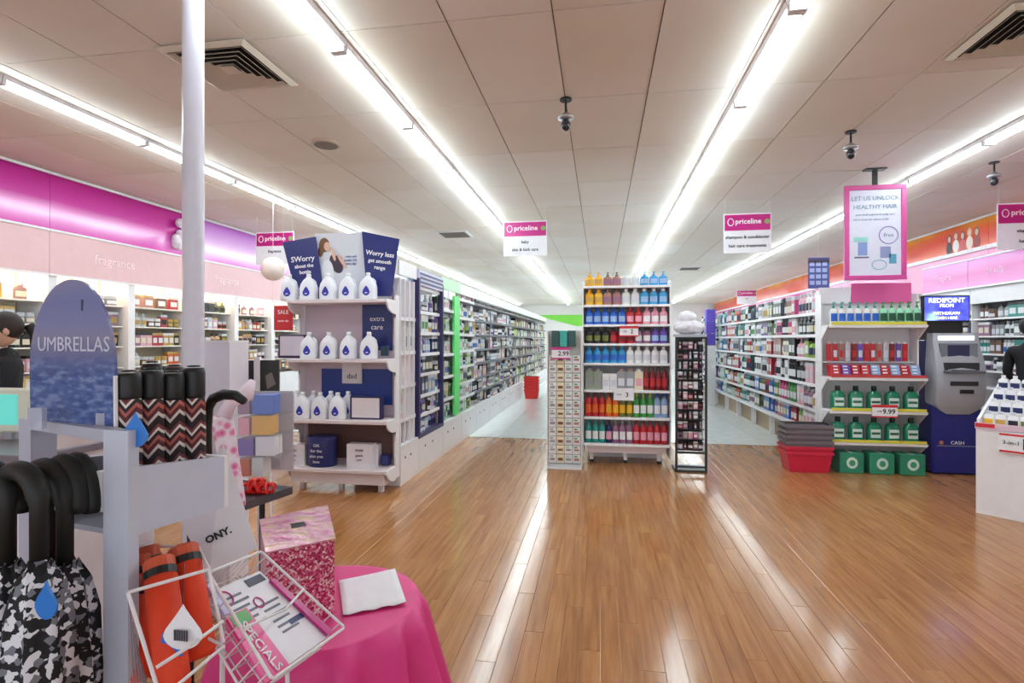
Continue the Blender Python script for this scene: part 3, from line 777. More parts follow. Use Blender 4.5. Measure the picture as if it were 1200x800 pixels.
def price_card(cx, y, z, w, h, txt, lab, border=M_mag, small='only'):
    t = thing('price_card', lab, 'price tag', (cx, y, z))
    c = part('card', MB().box(cx-w/2, y, z, cx+w/2, y+.003, z+h), M_paper, t)
    part('border', MB().box(cx-w/2-.006, y-.001, z+h-.02, cx+w/2+.006, y+.0045, z+h+.008), border, t)
    part('border', MB().box(cx-w/2-.006, y-.001, z-.008, cx+w/2+.006, y+.0045, z+.006), border, t)
    text(small, h*.25, M_ink, t, (cx-w*.22, y-.002, z+h*.5), (1,0,0)); text(txt, h*.62, M_ink, t, (cx+w*.16, y-.002, z+h*.45), (1,0,0), bold=.001)
price_card(xat(737, IY-.02), IY-.02, 1.445, .20, .10, '2', 'white and red price card over the third island shelf', M_red)
price_card(xat(731, IY-.02), IY-.02, .735, .22, .12, '3', 'white price card reading 3 over the sixth island shelf', M_paper)

# central run behind the island
t = thing('centre_gondola', 'white shelving run directly behind the central island', 'shelving', ((IX0+IX1)/2, 10, 0))
part('spine', MB().box(.27, IY+.45, .1, .29, 14, 1.9), M_white2, t)
part('base', MB().box(IX0+.05, IY+.45, 0, IX1-.05, 14, .18), M_white, t)
for z in (.55, .95, 1.35, 1.75):
    part('shelf', MB().box(IX0+.05, IY+.45, z-.02, .269, 14, z), M_white, t); part('shelf', MB().box(.291, IY+.45, z-.02, IX1-.05, 14, z), M_white, t)

# card rack left of island
RX0, RX1, RY = xat(641, 5.95), xat(682, 5.95), 5.95
t = thing('card_rack', 'tall narrow white rack of small carded packs left of the island', 'rack', ((RX0+RX1)/2, RY+.1, 0))
part('back_panel', MB().box(RX0, RY+.06, .03, RX1, RY+.075, 1.50), mat('pale_grey_mesh', (196,194,188), .5), t)
for xx in (RX0, RX1-.012): part('upright', MB().box(xx, RY-.01, 0, xx+.012, RY+.08, 1.50), M_white, t)
part('foot_plate', MB().box(RX0, RY-.03, 0, RX1, RY+.2, .02), M_white, t)
for z in [.06+.098*k for k in range(12)]:
    part('rail', MB().tube([(RX0+.012, RY+.03, z), (RX1-.012, RY+.03, z)], .004, 5), M_wire, t)
pk = {}
CW = (RX1-RX0-.03)/4
cols4 = [('white', 'sage'), ('brown', 'cream'), ('pale', 'mint'), ('rose', 'green')]
for c in range(4):
    body, mark = cols4[c]
    for r in range(12):
        key = (c, r % 2)
        if key not in pk:
            mb = MB().box(-CW/2+.004, 0, 0, CW/2-.004, .012, .088, 0)
            mb.box(-CW*.3, -.002, .02+.01*(r % 2), CW*.3, 0, .05, 1); mb.box(-CW*.3, -.002, .06, CW*.1, 0, .075, 2)
            pk[key] = mb.mesh('carded_pack', [cm('white' if c != 1 else 'cream', .5), cm(body if c in (1,3) else 'grey', .5), cm(mark, .5)])
        o = bpy.data.objects.new('carded_pack', pk[key]); COL.objects.link(o); o.location = (RX0+.015+CW*(c+.5), RY+.008, .065+.098*r)
        tag(o, 'small carded pack, %s column from left, %s row up on the white card rack' % (['first', 'second', 'third', 'fourth'][c], ['bottom', 'second', 'third', 'fourth', 'fifth', 'sixth', 'seventh', 'eighth', 'ninth', 'tenth', 'eleventh', 'top'][r]), 'pack', 'carded packs on the white card rack')
for k in range(3):
    xx = RX0+.05+.09*k
    o = flat('teal_carton', MB().cbox(xx, RY-.0, 1.325, xx+.08, RY+.05, 1.50, .003), mat('teal_box', ((40,80,78) if k != 1 else (60,170,160)), .4),
         ['dark green carton', 'bright teal carton', 'dark teal carton'][k]+' on top of the white card rack', 'box')
price_card(xat(657, RY-.04), RY-.04, 1.20, .19, .11, '2.99', 'white and pink price card on the white card rack', M_mag, '')

# black framed rack right of island
BX0, BX1, BY = xat(791.5, 5.98), xat(829, 5.98), 5.98
t = thing('black_rack', 'black framed rack of small cosmetics right of the island', 'rack', ((BX0+BX1)/2, BY+.15, 0))
for xx in (BX0, BX1-.022): part('upright', MB().box(xx, BY, 0, xx+.022, BY+.03, 1.43), M_blackm, t)
for z in (.05, .20, 1.41): part('crossbar', MB().box(BX0+.022, BY, z, BX1-.022, BY+.028, z+.02), M_blackm, t)
part('back_panel', MB().box(BX0+.022, BY+.16, .2, BX1-.022, BY+.17, 1.43), mat('charcoal_panel', (44,40,46), .5), t)
part('foot_plate', MB().box(BX0, BY+.031, 0, BX1, BY+.3, .02), M_blackm, t)
part('header', MB().box(BX0, BY+.03, 1.432, BX1, BY+.2, 1.46), M_grey, t)
palb = ['rose', 'mauve', 'hotpink', 'pink', 'darkred', 'white', 'pale', 'silver', 'red', 'peach', 'navy', 'grey']
for r in range(11):
    z = .24+.106*r
    part('tier', MB().box(BX0+.024, BY+.035, z-.006, BX1-.024, BY+.158, z), M_blackm, t)
    L = BX1-BX0-.06
    cs = random.sample(palb, 5)
    for i, c in enumerate(cs):
        k = random.choice(['jar', 'carton', 'can'])
        sc = .078/DIM[k][1]; 
        prod(k, c, random.choice(['black', 'silver', 'white']), random.choice(['white', 'pink', 'black']), (BX0+.03+L*(i+.5)/5, BY+.07, z+.0005), 0,
             '%s %s on the %s tier up of the black framed rack' % (NICE.get(c, c), KN[k], ['bottom', 'second', 'third', 'fourth', 'fifth', 'sixth', 'seventh', 'eighth', 'ninth', 'tenth', 'top'][r]), 'small cosmetics on the black framed rack', 'cosmetics', False, sc, .056/(DIM[k][0]*sc) if DIM[k][0]*sc > .056 else 1)
# white wrapped bundle on top
bx = (BX0+BX1)/2+.0
mb = MB().ball((bx, BY+.15, 1.535), (.17,.1,.078), 16, 10).ball((bx-.02, BY+.15, 1.64), (.10,.08,.07), 14, 8)
o = flat('wrapped_bundle', mb, mat('white_wrap', (232,230,238), .3), 'white plastic-wrapped bundle on top of the black framed rack', 'bundle', smooth=True)
md = o.modifiers.new('r', 'REMESH'); md.mode = 'VOXEL'; md.voxel_size = .012; md.use_smooth_shade = True
tx = bpy.data.textures.new('crumple', 'CLOUDS'); tx.noise_scale = .05
d2 = o.modifiers.new('d', 'DISPLACE'); d2.texture = tx; d2.strength = .03

# ------------------------------------------------------------------ RIGHT AISLE RUN
PRE = 'haircare_'
RXF, RXB = 2.45, 2.88
RZ = [.58, .875, 1.18, 1.46, 1.72]
palr = [(['white', 'black', 'grey', 'pale', 'pink', 'lime'], ['bottle', 'carton', 'pump']), (['white', 'cream', 'green', 'rose', 'hotpink', 'black'], ['bottle', 'can', 'carton']),
        (['white', 'pale', 'red', 'sage', 'purple'], ['carton', 'bottle']), (['darkgreen', 'red', 'white', 'black', 'teal'], ['bottle', 'can']),
        (['teal', 'orange', 'red', 'mint', 'grey'], ['bottle', 'carton', 'pump']), (['mint', 'teal', 'cream', 'mauve', 'blue'], ['bottle', 'carton']), (['purple', 'navy', 'white', 'mauve'], ['carton', 'bottle'])]
rbays = [(6.62+i*.98, 6.62+(i+1)*.98) for i in range(8)]
for b, (y0, y1) in enumerate(rbays):
    t = bay('shelving_bay', '%s bay from the front of the right aisle run' % BN[b].replace('nearest', 'nearest white'), 'shelving', RXF, RXB, y0, y1, RZ, 1.98, .33, 'right aisle shelving bays', -1, closed_base=False)
    pal, kinds = palr[min(b, 6)]
    DIM['bottle'] = (.065, .2)
    levels = [.33]+RZ
    for k, z in enumerate(levels):
        gap = (levels[k+1]-z-.035) if k+1 < len(levels) else .26
        pp = list(pal)
        if b == 0 and k == 0: pp = ['lime', 'green', 'white']
        if b == 0 and k == 1: pp = ['pink', 'red', 'mauve', 'white']
        if b == 1 and k in (0, 1): pp = ['hotpink', 'purple', 'red', 'blue', 'green']
        if b == 2 and k in (0, 1): pp = ['olive', 'red', 'blue', 'purple']
        sp = rand_specs(pp, kinds, .9, rep=(1, 2, 2, 3))
        facings((RXF+.09, y1-.04), (RXF+.09, y0+.04), sp, '%s, %s bay of right aisle' % (shelf_name(k, len(levels)), BN[b]), -math.pi/2, z+.001, False, 'farthest', 'nearest', gap)
PRE = ''
# purple stacked boxes at the far end of the run
for k in range(3):
    p = at(833, 372+14*k, 12.6)
    flat('purple_box', MB().cbox(2.23, 12.2+k*.001, 1.92-.26*k-.12, 2.42, 12.4, 1.92-.26*k+.13, .006), mat('purple_carton', (92,70,180), .4), '%s of three stacked purple boxes far down the right aisle' % ['topmost', 'middle', 'lowest'][k], 'box', 'stacked purple boxes in the right aisle')
t = thing('box_plinth', 'slim white plinth carrying the purple boxes in the right aisle', 'plinth', (2.3, 12.3, 0))
part('body', MB().box(2.24, 12.21, 0, 2.42, 12.39, 1.28), M_white2, t)

# right end display ---------------------------------------------------------------
QX0, QX1, QY = 2.38, 3.35, 6.25
QZ = [(1.56, 'top'), (1.005, 'second'), (.654, 'third'), (.322, 'bottom')]
t = thing('end_display', 'white end-of-aisle display of green bottles beside the cash machine', 'shelving', ((QX0+QX1)/2, QY+.2, 0))
part('back_panel', MB().box(QX0+.02, QY+.34, .1, QX1-.02, QY+.358, 1.9), mat('pegboard_white', (226,224,226), .5), t)
for xx in (QX0, QX1-.014): part('side_panel', MB().box(xx, QY+.2, 0, xx+.014, QY+.358, 1.9), M_white, t)
M_yrail = mat('yellow_price_rail', (214,204,70), .4)
for k, (z, _) in enumerate(QZ):
    s = part('shelf', MB().cbox(QX0+.015, QY, z-.035, QX1-.015, QY+.339, z, .006), M_white, t)
    part('price_rail', MB().box(QX0+.03, QY-.006, z-.002, QX1-.03, QY-.001, z+.028), M_yrail if k != 1 else mat('red_price_rail', (190,60,60), .4), s)
    for xx in (QX0+.002, QX1-.012): part('bracket', MB().add([(xx,QY+.01,z-.01),(xx,QY+.2,z-.16),(xx,QY+.2,z-.01),(xx+.01,QY+.01,z-.01),(xx+.01,QY+.2,z-.16),(xx+.01,QY+.2,z-.01)], [(0,1,2),(5,4,3),(0,3,4,1),(1,4,5,2),(2,5,3,0)]), M_white, t)
gp = part('graphic_panel', MB().box(QX0+.35, QY+.30, 1.80, QX1-.02, QY+.31, 2.02), mat('pink_graphic', (216,90,150), .4), t)
part('graphic_panel', MB().box(QX0+.02, QY+.30, 1.80, QX0+.34, QY+.31, 1.98), M_paper, t)
DIM['pump'] = (.078, .24)
facings((QX0+.04, QY+.08), (QX1-.04, QY+.08), [('pump', 'clear', 'teal', 'blue', 6), ('pump', 'mint', 'green', 'darkgreen', 5)], 'top shelf of right end display', 0, 1.561, True, hmax=.24)
# toothbrush packs hanging on the back and slanted cartons in front
for i in range(13):
    xx = QX0+.09+i*.063
    c = ['red', 'red', 'rose', 'silver', 'darkred', 'purple'][i % 6]
    prod('pack', c, 'white', 'pale' if i % 2 else 'red', (xx, QY+.22, 1.17), 0, '%s from left of the thirteen hanging packs, second shelf of right end display' % (['first', 'second', 'third', 'fourth', 'fifth', 'sixth', 'seventh', 'eighth', 'ninth', 'tenth', 'eleventh', 'twelfth', 'last'][i]),
         'hanging packs on the right end display', 'pack', True, 1.25, .45)
part('peg_rail', MB().box(QX0+.03, QY+.232, 1.15, QX1-.03, QY+.338, 1.165), M_white, t)
for i in range(9):
    c = ['red', 'purple', 'red', 'red', 'lightblue', 'red', 'lightblue', 'red', 'lightblue'][i]
    for j in range(4):
        xx = QX0+.10+i*.095; z = 1.006+.032*j
        key = ('flatbox', c)
        if key not in PROD:
            q = MB().cbox(-.044, -.075, 0, .044, .075, .031, .002, 0); q.box(-.03, -.0765, .008, .015, -.0745, .022, 1)
            PROD[key] = q.mesh('flat_carton', [cm(c, .35), M_wink])
        o = bpy.data.objects.new('flat_carton', PROD[key]); COL.objects.link(o); o.location = (xx, QY+.10+j*.012, z)
        tag(o, '%s flat carton, %s in the %s stack from left on right end display' % (NICE.get(c, c), ['lowest', 'second up', 'third up', 'topmost'][j], ['first', 'second', 'third', 'fourth', 'fifth', 'sixth', 'seventh', 'eighth', 'last'][i]), 'box', 'flat cartons stacked on the right end display')
def mouth(x, y, z, lab):
    key = 'mouth'
    if key not in PROD:
        n = 16
        def sq(lv, W_, D_):
            vs = []; fs = []
            for zz, k in lv:
                for i in range(n):
                    a = 2*math.pi*i/n; ca, sa = math.cos(a), math.sin(a); e = .6
                    vs.append((W_*k*math.copysign(abs(ca)**e, ca), D_*k*math.copysign(abs(sa)**e, sa), zz))
            for kk in range(len(lv)-1):
                for i in range(n): fs.append((kk*n+i, kk*n+(i+1) % n, (kk+1)*n+(i+1) % n, (kk+1)*n+i))
            fs.append(tuple(range(n-1, -1, -1))); fs.append(tuple((len(lv)-1)*n+i for i in range(n))); return MB().add(vs, fs)
        PROD[key] = [('body', sq([(0,.95),(.008,1),(.15,1),(.185,.8),(.20,.36),(.21,.34)], .07, .04).mesh('body', mat('green_mouthwash', (22,124,92), .12), True)),
                     ('cap', MB().lathe([(.026,.205),(.026,.25),(.022,.254)], 14).mesh('cap', mat('dark_cap', (24,50,44), .4), True)),
                     ('label', MB().cbox(-.048,-.0425,.04,.048,-.0395,.13,.001).mesh('label', mat('pale_label', (214,228,220), .5))),
                     ('label_band', MB().box(-.042,-.0445,.075,.042,-.042,.10).mesh('label_band', mat('label_green', (30,96,70), .5)))]
    o = bpy.data.objects.new('mouthwash_bottle', None); COL.objects.link(o); o.location = (x, y, z); o.rotation_euler = (0,0,random.uniform(-.06,.06)); o.empty_display_size = .03
    for nm, me in PROD[key]:
        c = bpy.data.objects.new(nm, me); COL.objects.link(c); c.parent = o
    tag(o, lab, 'bottle', 'large green mouthwash bottles on the right end display')
for row, (z, nm) in enumerate(((.654, 'third shelf'), (.322, 'bottom shelf'))):
    for i in range(5):
        mouth(QX0+.13+i*.178, QY+.10, z+.001, '%s of five large green mouthwash bottles, %s of right end display' % (POSN[i] if i < 4 else 'rightmost', nm))
M_yel = mat('yellow_tag', (220,210,80), .5)
for i in range(3):
    x0 = QX0+.10+i*.29
    t = thing('floor_carton', '%s of three green cartons on the floor under the right end display' % ['left', 'middle', 'right'][i], 'box', (x0+.12, QY+.03, 0), 0, 'green cartons under the right end display')
    part('body', MB().cbox(x0, QY-.03, .002, x0+.235, QY+.15, .215, .004), mat('green_carton', (44,136,104), .45), t)
    part('emblem', MB().slab(disc_pts((x0+.12, QY-.033, .11), (1,0,0), (0,0,1), .055, .06, 16), .003), mat('pale_emblem', (206,226,214), .5), t)
    part('emblem_core', MB().slab(disc_pts((x0+.12, QY-.035, .11), (1,0,0), (0,0,1), .03, .032, 12), .002), mat('green_core', (60,150,110), .5), t)
    part('lid_tape', MB().box(x0+.10, QY-.031, .2155, x0+.135, QY+.151, .217), mat('pale_tape', (190,200,180), .4), t)
price_card(xat(1037, QY-.02), QY-.02, .60, .24, .115, '9.99', 'white and red price card under the third shelf of right end display', M_red)

# shopping basket stacks
def baskets(x0, x1, y0, y1, ztop, n_red, n_grey, lab0, colr=(206,30,62)):
    step = .05; z = 0.002; k = 0; objs = []
    n = n_red+n_grey; hb = .22; step = (ztop-hb)/(n-1)
    cx, cy = (x0+x1)/2, (y0+y1)/2; w, d = (x1-x0)/2, (y1-y0)/2
    for i in range(n):
        c = colr if i < n_red else (110,100,108)
        m = mat('basket_%s' % ('red' if i < n_red else 'grey'), c, .4)
        zz = .002+step*i
        t = thing('shopping_basket', '%s %s shopping basket in the stack %s' % (['lowest', 'second', 'third', 'fourth', 'fifth', 'topmost'][i if i < n-1 else 5], 'red' if i < n_red else 'grey', lab0), 'basket', (cx, cy, zz), 0, 'nested shopping baskets '+lab0)
        mb = MB(); B = .80
        def rg(k_, z_): return [(cx-w*k_, cy-d*k_, z_), (cx+w*k_, cy-d*k_, z_), (cx+w*k_, cy+d*k_, z_), (cx-w*k_, cy+d*k_, z_)]
        lv = rg(B, zz)+rg(.97, zz+hb)+rg(.955, zz+hb)+rg(B-.02, zz+.006)
        fs = [(3,2,1,0)]
        for q in (0, 4, 8):
            for j in range(4): fs.append((q+j, q+(j+1) % 4, q+4+(j+1) % 4, q+4+j))
        fs.append((12,13,14,15)); mb.add(lv, fs)
        part('tub', mb, m, t)
        rm = MB()
        a = rg(1.0, zz+hb-.03); b = rg(1.0, zz+hb); cc = rg(.95, zz+hb); e = rg(.95, zz+hb-.03)
        rm.add(a+b+cc+e, [(j, (j+1) % 4, 4+(j+1) % 4, 4+j) for j in range(4)]+[(4+j, 4+(j+1) % 4, 8+(j+1) % 4, 8+j) for j in range(4)]+[(12+j, 12+(j+1) % 4, (j+1) % 4, j) for j in range(4)]+[(8+j, 8+(j+1) % 4, 12+(j+1) % 4, 12+j) for j in range(4)])
        part('rim', rm, m, t)
        if i >= n-1:
            part('handle', MB().tube([(cx-w*.98, cy-d*.3, zz+hb-.01), (cx-w*.8, cy-d*.3, zz+hb+.012), (cx+w*.8, cy-d*.3, zz+hb+.012), (cx+w*.98, cy-d*.3, zz+hb-.01)], .007, 6), M_blackm, t)
baskets(1.93, 2.40, 6.15, 6.45, .50, 2, 4, 'beside the right aisle run')
baskets(-1.80, -1.45, 12.8, 13.1, .52, 5, 0, 'far down the left aisle', (214,36,34))

# ------------------------------------------------------------------ CASH MACHINE
AX0, AX1, AY = 3.42, 3.88, 6.33
M_blue = mat('deep_blue_cabinet', (30,34,120), .35); M_sil = mat('silver_grey_fascia', (176,178,186), .35, .3)
t = thing('cash_machine', 'blue and silver cash machine with a lit blue screen on top', 'cash machine', ((AX0+AX1)/2, AY+.25, 0))
part('cabinet', MB().cbox(AX0, AY, 0.001, AX1, AY+.5, 1.0, .02).cbox(AX0, AY+.125, 1.0, AX1, AY+.5, 1.40, .01), M_blue, t)
# silver shield with rounded lower corners, bowed outwards
zb_, zt_, hw = .63, 1.47, (AX1-AX0)/2+.015; xc_ = (AX0+AX1)/2
def shield_bow(z):
    u = (z-zb_)/(zt_-zb_); return AY-.012-.055*math.sin(math.pi*min(1, u*1.15))+.10*max(0, u-.55)
rows = 20; vs = []; fs = []
for r in range(rows+1):
    z = zb_+(zt_-zb_)*(r/rows)
    e = .13*max(0, 1-(z-zb_)/.13)**2; w_ = hw-e-.02*max(0, (z-1.1)/.4)
    y_ = shield_bow(z)
    for q, (fx, dy_) in enumerate(((-1, .05), (-.93, .0), (-.5, -.012), (0, -.016), (.5, -.012), (.93, .0), (1, .05))): vs.append((xc_+w_*fx, y_+dy_, z))
    vs.append((xc_+w_*.98, AY+.12, z)); vs.append((xc_-w_*.98, AY+.12, z))
m_ = 9
for r in range(rows):
    for q in range(m_): fs.append((r*m_+q, r*m_+(q+1) % m_, (r+1)*m_+(q+1) % m_, (r+1)*m_+q))
fs.append(tuple(range(m_-1, -1, -1))); fs.append(tuple(rows*m_+q for q in range(m_)))
fa = part('fascia', MB().add(vs, fs), M_sil, t); autosmooth(fa, 50)
ys = lambda z: shield_bow(z)-.016
part('sign_panel', MB().cbox(AX0+.06, ys(1.42)-.012, 1.395, AX1-.07, ys(1.42)+.03, 1.44, .004), mat('lit_white_sign', (235,238,250), .3, emit=.8), t)
bz = part('screen_bezel', MB().cbox(AX0+.06, ys(1.3)-.018, 1.17, AX1-.06, ys(1.3)+.04, 1.365, .006), mat('mid_grey_bezel', (120,122,130), .4), t)
part('screen', MB().box(AX0+.12, ys(1.3)-.021, 1.225, AX1-.14, ys(1.3)-.0185, 1.345), mat('dim_screen', (40,40,80), .15), bz)
part('keypad_ledge', MB().cbox(AX0+.06, ys(1.1)-.075, 1.06, AX1-.06, ys(1.1)+.03, 1.085, .004), mat('dark_bezel', (96,98,108), .4), t)
kp = part('keypad', MB().box(AX0+.13, ys(1.1)-.06, 1.0855, AX1-.13, ys(1.1)-.004, 1.092), M_blackm, t)
for i in range(3):
    for j in range(5): part('key', MB().box(AX0+.145+j*.033, ys(1.1)-.056+i*.017, 1.0925, AX0+.168+j*.033, ys(1.1)-.043+i*.017, 1.097), M_grey, kp)
part('recess_panel', MB().box(AX0+.07, ys(1.13)-.004, 1.086, AX1-.07, ys(1.13)+.03, 1.165), mat('dark_recess', (40,40,44), .4), t)
part('receipt_slot', MB().box(AX0+.12, ys(.95)-.010, .93, AX1-.09, ys(.95)+.02, .975), mat('dark_recess', (40,40,44), .4), t)
part('cash_slot', MB().box(AX0+.21, ys(.88)-.014, .85, AX1-.13, ys(.88)+.02, .89), M_black, t)
text('CASH', .05, M_wink, t, ((AX0+AX1)/2, AY-.003, .33), (1,0,0))
part('logo', MB().slab(disc_pts((AX0+.08, AY-.002, .33), (1,0,0), (0,0,1), .02, .02, 14), .003), mat('orange_logo', (210,120,60), .5), t)
part('trim_line', MB().box(AX0+.04, AY-.003, .295, AX1-.04, AY, .30), M_sil, t)
part('neck', MB().box(AX0+.04, AY+.14, 1.40, AX1-.10, AY+.34, 1.60), M_blackm, t)
mo = part('monitor', MB().cbox(AX0-.03, AY+.12, 1.585, AX1-.04, AY+.17, 1.87, .006), M_black, t)
def screen_mat():
    tt = NT('lit_blue_screen'); tc = tt.n('TexCoord'); n = tt.n('TexNoise'); n.inputs['Scale'].default_value = 5; tt.l(tc.outputs['Object'], n.inputs['Vector'])
    c = tt.ramp(n.outputs['Fac'], [(.35, (48,50,190)), (.52, (88,100,220)), (.68, (150,190,240))])
    tt.l(c, tt.b.inputs['Base Color']); tt.l(c, tt.b.inputs['Emission Color']); tt.b.inputs['Emission Strength'].default_value = 1.0; return tt.m
scn = part('monitor_screen', MB().box(AX0-.015, AY+.116, 1.605, AX1-.055, AY+.12, 1.855), screen_mat(), mo)
M_glow = mat('lit_white_text', (250,250,255), .5, emit=1.6)
for body, sz, z in (('REDIPOINT', .068, 1.815), ('FROM', .05, 1.76), ('WITHDRAW', .045, 1.68), ('CASH HERE', .04, 1.63)):
    o = text(body, sz, M_glow, scn, ((AX0+AX1)/2-.035, AY+.1155, z), (1,0,0))

# ------------------------------------------------------------------ RIGHT WALL fascia and shelves
FXR = 5.47
M_mgloss = None
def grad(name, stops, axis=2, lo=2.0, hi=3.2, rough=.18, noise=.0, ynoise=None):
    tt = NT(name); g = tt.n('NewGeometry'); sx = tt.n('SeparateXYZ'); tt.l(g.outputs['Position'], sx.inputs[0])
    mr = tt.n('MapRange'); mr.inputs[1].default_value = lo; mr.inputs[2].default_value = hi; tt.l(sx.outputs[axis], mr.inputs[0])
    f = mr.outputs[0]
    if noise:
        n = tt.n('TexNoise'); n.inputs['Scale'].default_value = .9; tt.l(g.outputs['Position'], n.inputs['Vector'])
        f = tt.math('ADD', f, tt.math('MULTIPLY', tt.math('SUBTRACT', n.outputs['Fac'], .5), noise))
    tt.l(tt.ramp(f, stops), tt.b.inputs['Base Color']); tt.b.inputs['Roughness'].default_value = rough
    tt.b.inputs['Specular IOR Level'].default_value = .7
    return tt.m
M_orange = grad('orange_red_fascia_print', [(0, (226,84,40)), (.45, (214,56,30)), (.75, (216,90,30)), (1, (226,150,40))], 2, 2.75, 3.2, .2, .9)
M_pinkr = grad('pink_fascia_print', [(0, (232,150,190)), (1, (214,80,150))], 2, 2.1, 2.75, .25, .4)
for i in range(10):
    y0 = 4.0+i*2.4; y1 = y0+2.4
    t = thing('wall_fascia', '%s orange-red fascia panel along the top of the right wall' % BN[i].replace('nearest', 'nearest glossy'), 'fascia', (FXR+.1, (y0+y1)/2, 2.15), 0, 'right wall fascia panels')
    part('upper_panel', MB().box(FXR, y0+.004, 2.76, FXR+.02, y1-.004, 3.19), M_orange, t)
    part('ledge', MB().box(FXR-.03, y0+.002, 2.70, FXR+.02, y1-.002, 2.758), M_white, t)
    part('lower_panel', MB().box(FXR, y0+.004, 2.2, FXR+.02, y1-.004, 2.698), M_pinkr, t)
    part('top_trim', MB().box(FXR-.012, y0+.002, 3.165, FXR-.001, y1-.002, 3.195), M_white, t)
    part('soffit', MB().box(FXR+.021, y0+.004, 2.2, XR-.01, y1-.004, 2.22), M_white2, t)
    if i == 2:
        # printed group of people on the orange panel
        for k in range(5):
            yy = 9.68-k*.16; zc = 2.90+.02*(k % 2)
            def ell(rx, rz, dz, dx, m, nm):
                part(nm, MB().slab([(FXR-.0025-dx, yy+rx*math.cos(a), zc+dz+rz*math.sin(a)) for a in [2*math.pi*q/14 for q in range(14)]], .002), m, t)
            hcol = [(40,30,32), (120,70,50), (60,36,32), (196,150,110), (90,60,50)][k]
            ell(.055, .075, .09, 0, mat('printed_hair_%d' % k, hcol, .5), 'printed_hair')
            ell(.036, .05, .09, .0015, mat('printed_face_tone', (230,184,160), .5), 'printed_face')
            ell(.075, .10, -.06, .001, mat('printed_clothes_%d' % k, [(60,50,60), (240,230,226), (200,90,90), (236,220,210), (150,60,60)][k], .5), 'printed_clothes')
# orange panel continuing is separate from the protruding magenta unit
UX = 4.9; PRE = 'medicine_'
M_mag2 = grad('violet_magenta_header', [(0, (222,120,190)), (.5, (196,60,150)), (1, (206,110,190))], 2, 2.11, 2.47, .2, .5)
for i in range(4):
    y0, y1 = 9.33-1.05*(i+1), 9.33-1.05*i
    t = thing('wall_shelving', '%s right wall shelving unit under a magenta header' % ['farthest', 'second farthest', 'third farthest', 'nearest'][i], 'shelving', (UX+.25, (y0+y1)/2, 0), 0, 'right wall shelving units')
    part('header', MB().box(UX, y0+.004, 2.11, UX+.03, y1-.004, 2.47), M_mag2, t)
    part('header_trim', MB().box(UX-.012, y0+.002, 2.47, UX+.04, y1-.002, 2.49), M_white, t)
    part('header_trim', MB().box(UX-.012, y0+.002, 2.085, UX+.04, y1-.002, 2.108), M_white, t)
    part('top_cover', MB().box(UX+.04, y0+.004, 2.45, XR-.01, y1-.004, 2.47), M_white2, t)
    part('back_panel', MB().box(UX+.48, y0+.004, .15, UX+.5, y1-.004, 2.44), mat('pale_grey_back', (206,210,214), .5), t)
    part('base', MB().box(UX+.05, y0+.004, 0, UX+.5, y1-.004, .15), M_white, t)
    part('divider', MB().box(UX+.05, y0+.004, .15, UX+.48, y0+.014, 2.08), M_white, t)
    zz = [.15, .5, .78, 1.0, 1.22, 1.45, 1.68]
    part('blank_panel', MB().box(UX+.03, y0+.004, 1.88, UX+.05, y1-.004, 2.08), M_white2, t)
    for k, z in enumerate(zz[1:]): part('shelf', MB().box(UX+.06, y0+.016, z-.02, UX+.478, y1-.006, z), M_white, t)
    if i == 0: text('Inspire', .12, mat('pale_pink_ink', (240,190,220), .5), t, (UX-.001, (y0+y1)/2, 2.29), (0,-1,0))
    if i == 1: text('beauty', .12, mat('pale_pink_ink', (240,190,220), .5), t, (UX-.001, (y0+y1)/2, 2.29), (0,-1,0))
    DIM['bottle'] = (.062, .17)
    for k, z in enumerate(zz):
        gap = (zz[k+1] if k+1 < len(zz) else 1.9)-z-.04
        if k < 3: continue
        sp = rand_specs(['white', 'grey', 'black', 'teal', 'pale', 'brown', 'mauve'], ['bottle', 'carton', 'jar', 'can'], 1.0, rep=(1, 2, 3))
        facings((UX+.14, y1-.03), (UX+.14, y0+.04), sp, '%s, %s unit of right wall' % (shelf_name(k, len(zz)), ['farthest', 'second farthest', 'third farthest', 'nearest'][i]), -math.pi/2, z+.001, False, 'farthest', 'nearest', min(.18, gap))
# plain right wall shelving deeper in
for i in range(5):
    y0, y1 = 9.5+2.4*i, 9.5+2.4*(i+1)
    t = thing('wall_shelving', 'plain white right wall shelving, %s beyond the magenta headed units' % BN[i], 'shelving', (FXR+.2, (y0+y1)/2, 0), 0, 'deeper right wall shelving')
    part('back_panel', MB().box(FXR+.4, y0+.004, 0, FXR+.42, y1-.004, 2.18), M_white2, t)
    for z in (.3, .6, .9, 1.2, 1.5, 1.8): part('shelf', MB().box(FXR, y0+.004, z-.02, FXR+.399, y1-.004, z), M_white, t)

PRE = ''
# ------------------------------------------------------------------ PROMOTION BIN at right
c0 = Vector((3.0, 4.97, 0)); e1 = Vector((.7071,-.7071,0)); e2 = Vector((.7071,.7071,0))
def bp(a, b, z): v = c0+e1*a+e2*b; return Vector((v.x, v.y, z))
t = thing('promotion_bin', 'white angled promotion bin with stepped rows of white bottles', 'display bin', tuple(bp(.5, .3, 0)))
BW, BD = 1.1, .62
def bbox(a0, a1, b0, b1, z0, z1): return MB().hexa([bp(a0,b0,z0),bp(a1,b0,z0),bp(a1,b0,z1),bp(a0,b0,z1)], [bp(a0,b1,z0),bp(a1,b1,z0),bp(a1,b1,z1),bp(a0,b1,z1)])
part('front_panel', bbox(0, BW, 0, .02, 0, .72), M_white, t)
part('side_panel', MB().hexa([bp(0,.021,0),bp(0,BD,0),bp(0,BD,1.02),bp(0,.021,.76)], [bp(.02,.021,0),bp(.02,BD,0),bp(.02,BD,1.02),bp(.02,.021,.76)]), M_white, t)
part('side_panel', bbox(BW-.02, BW, .021, BD, 0, .76), M_white, t)
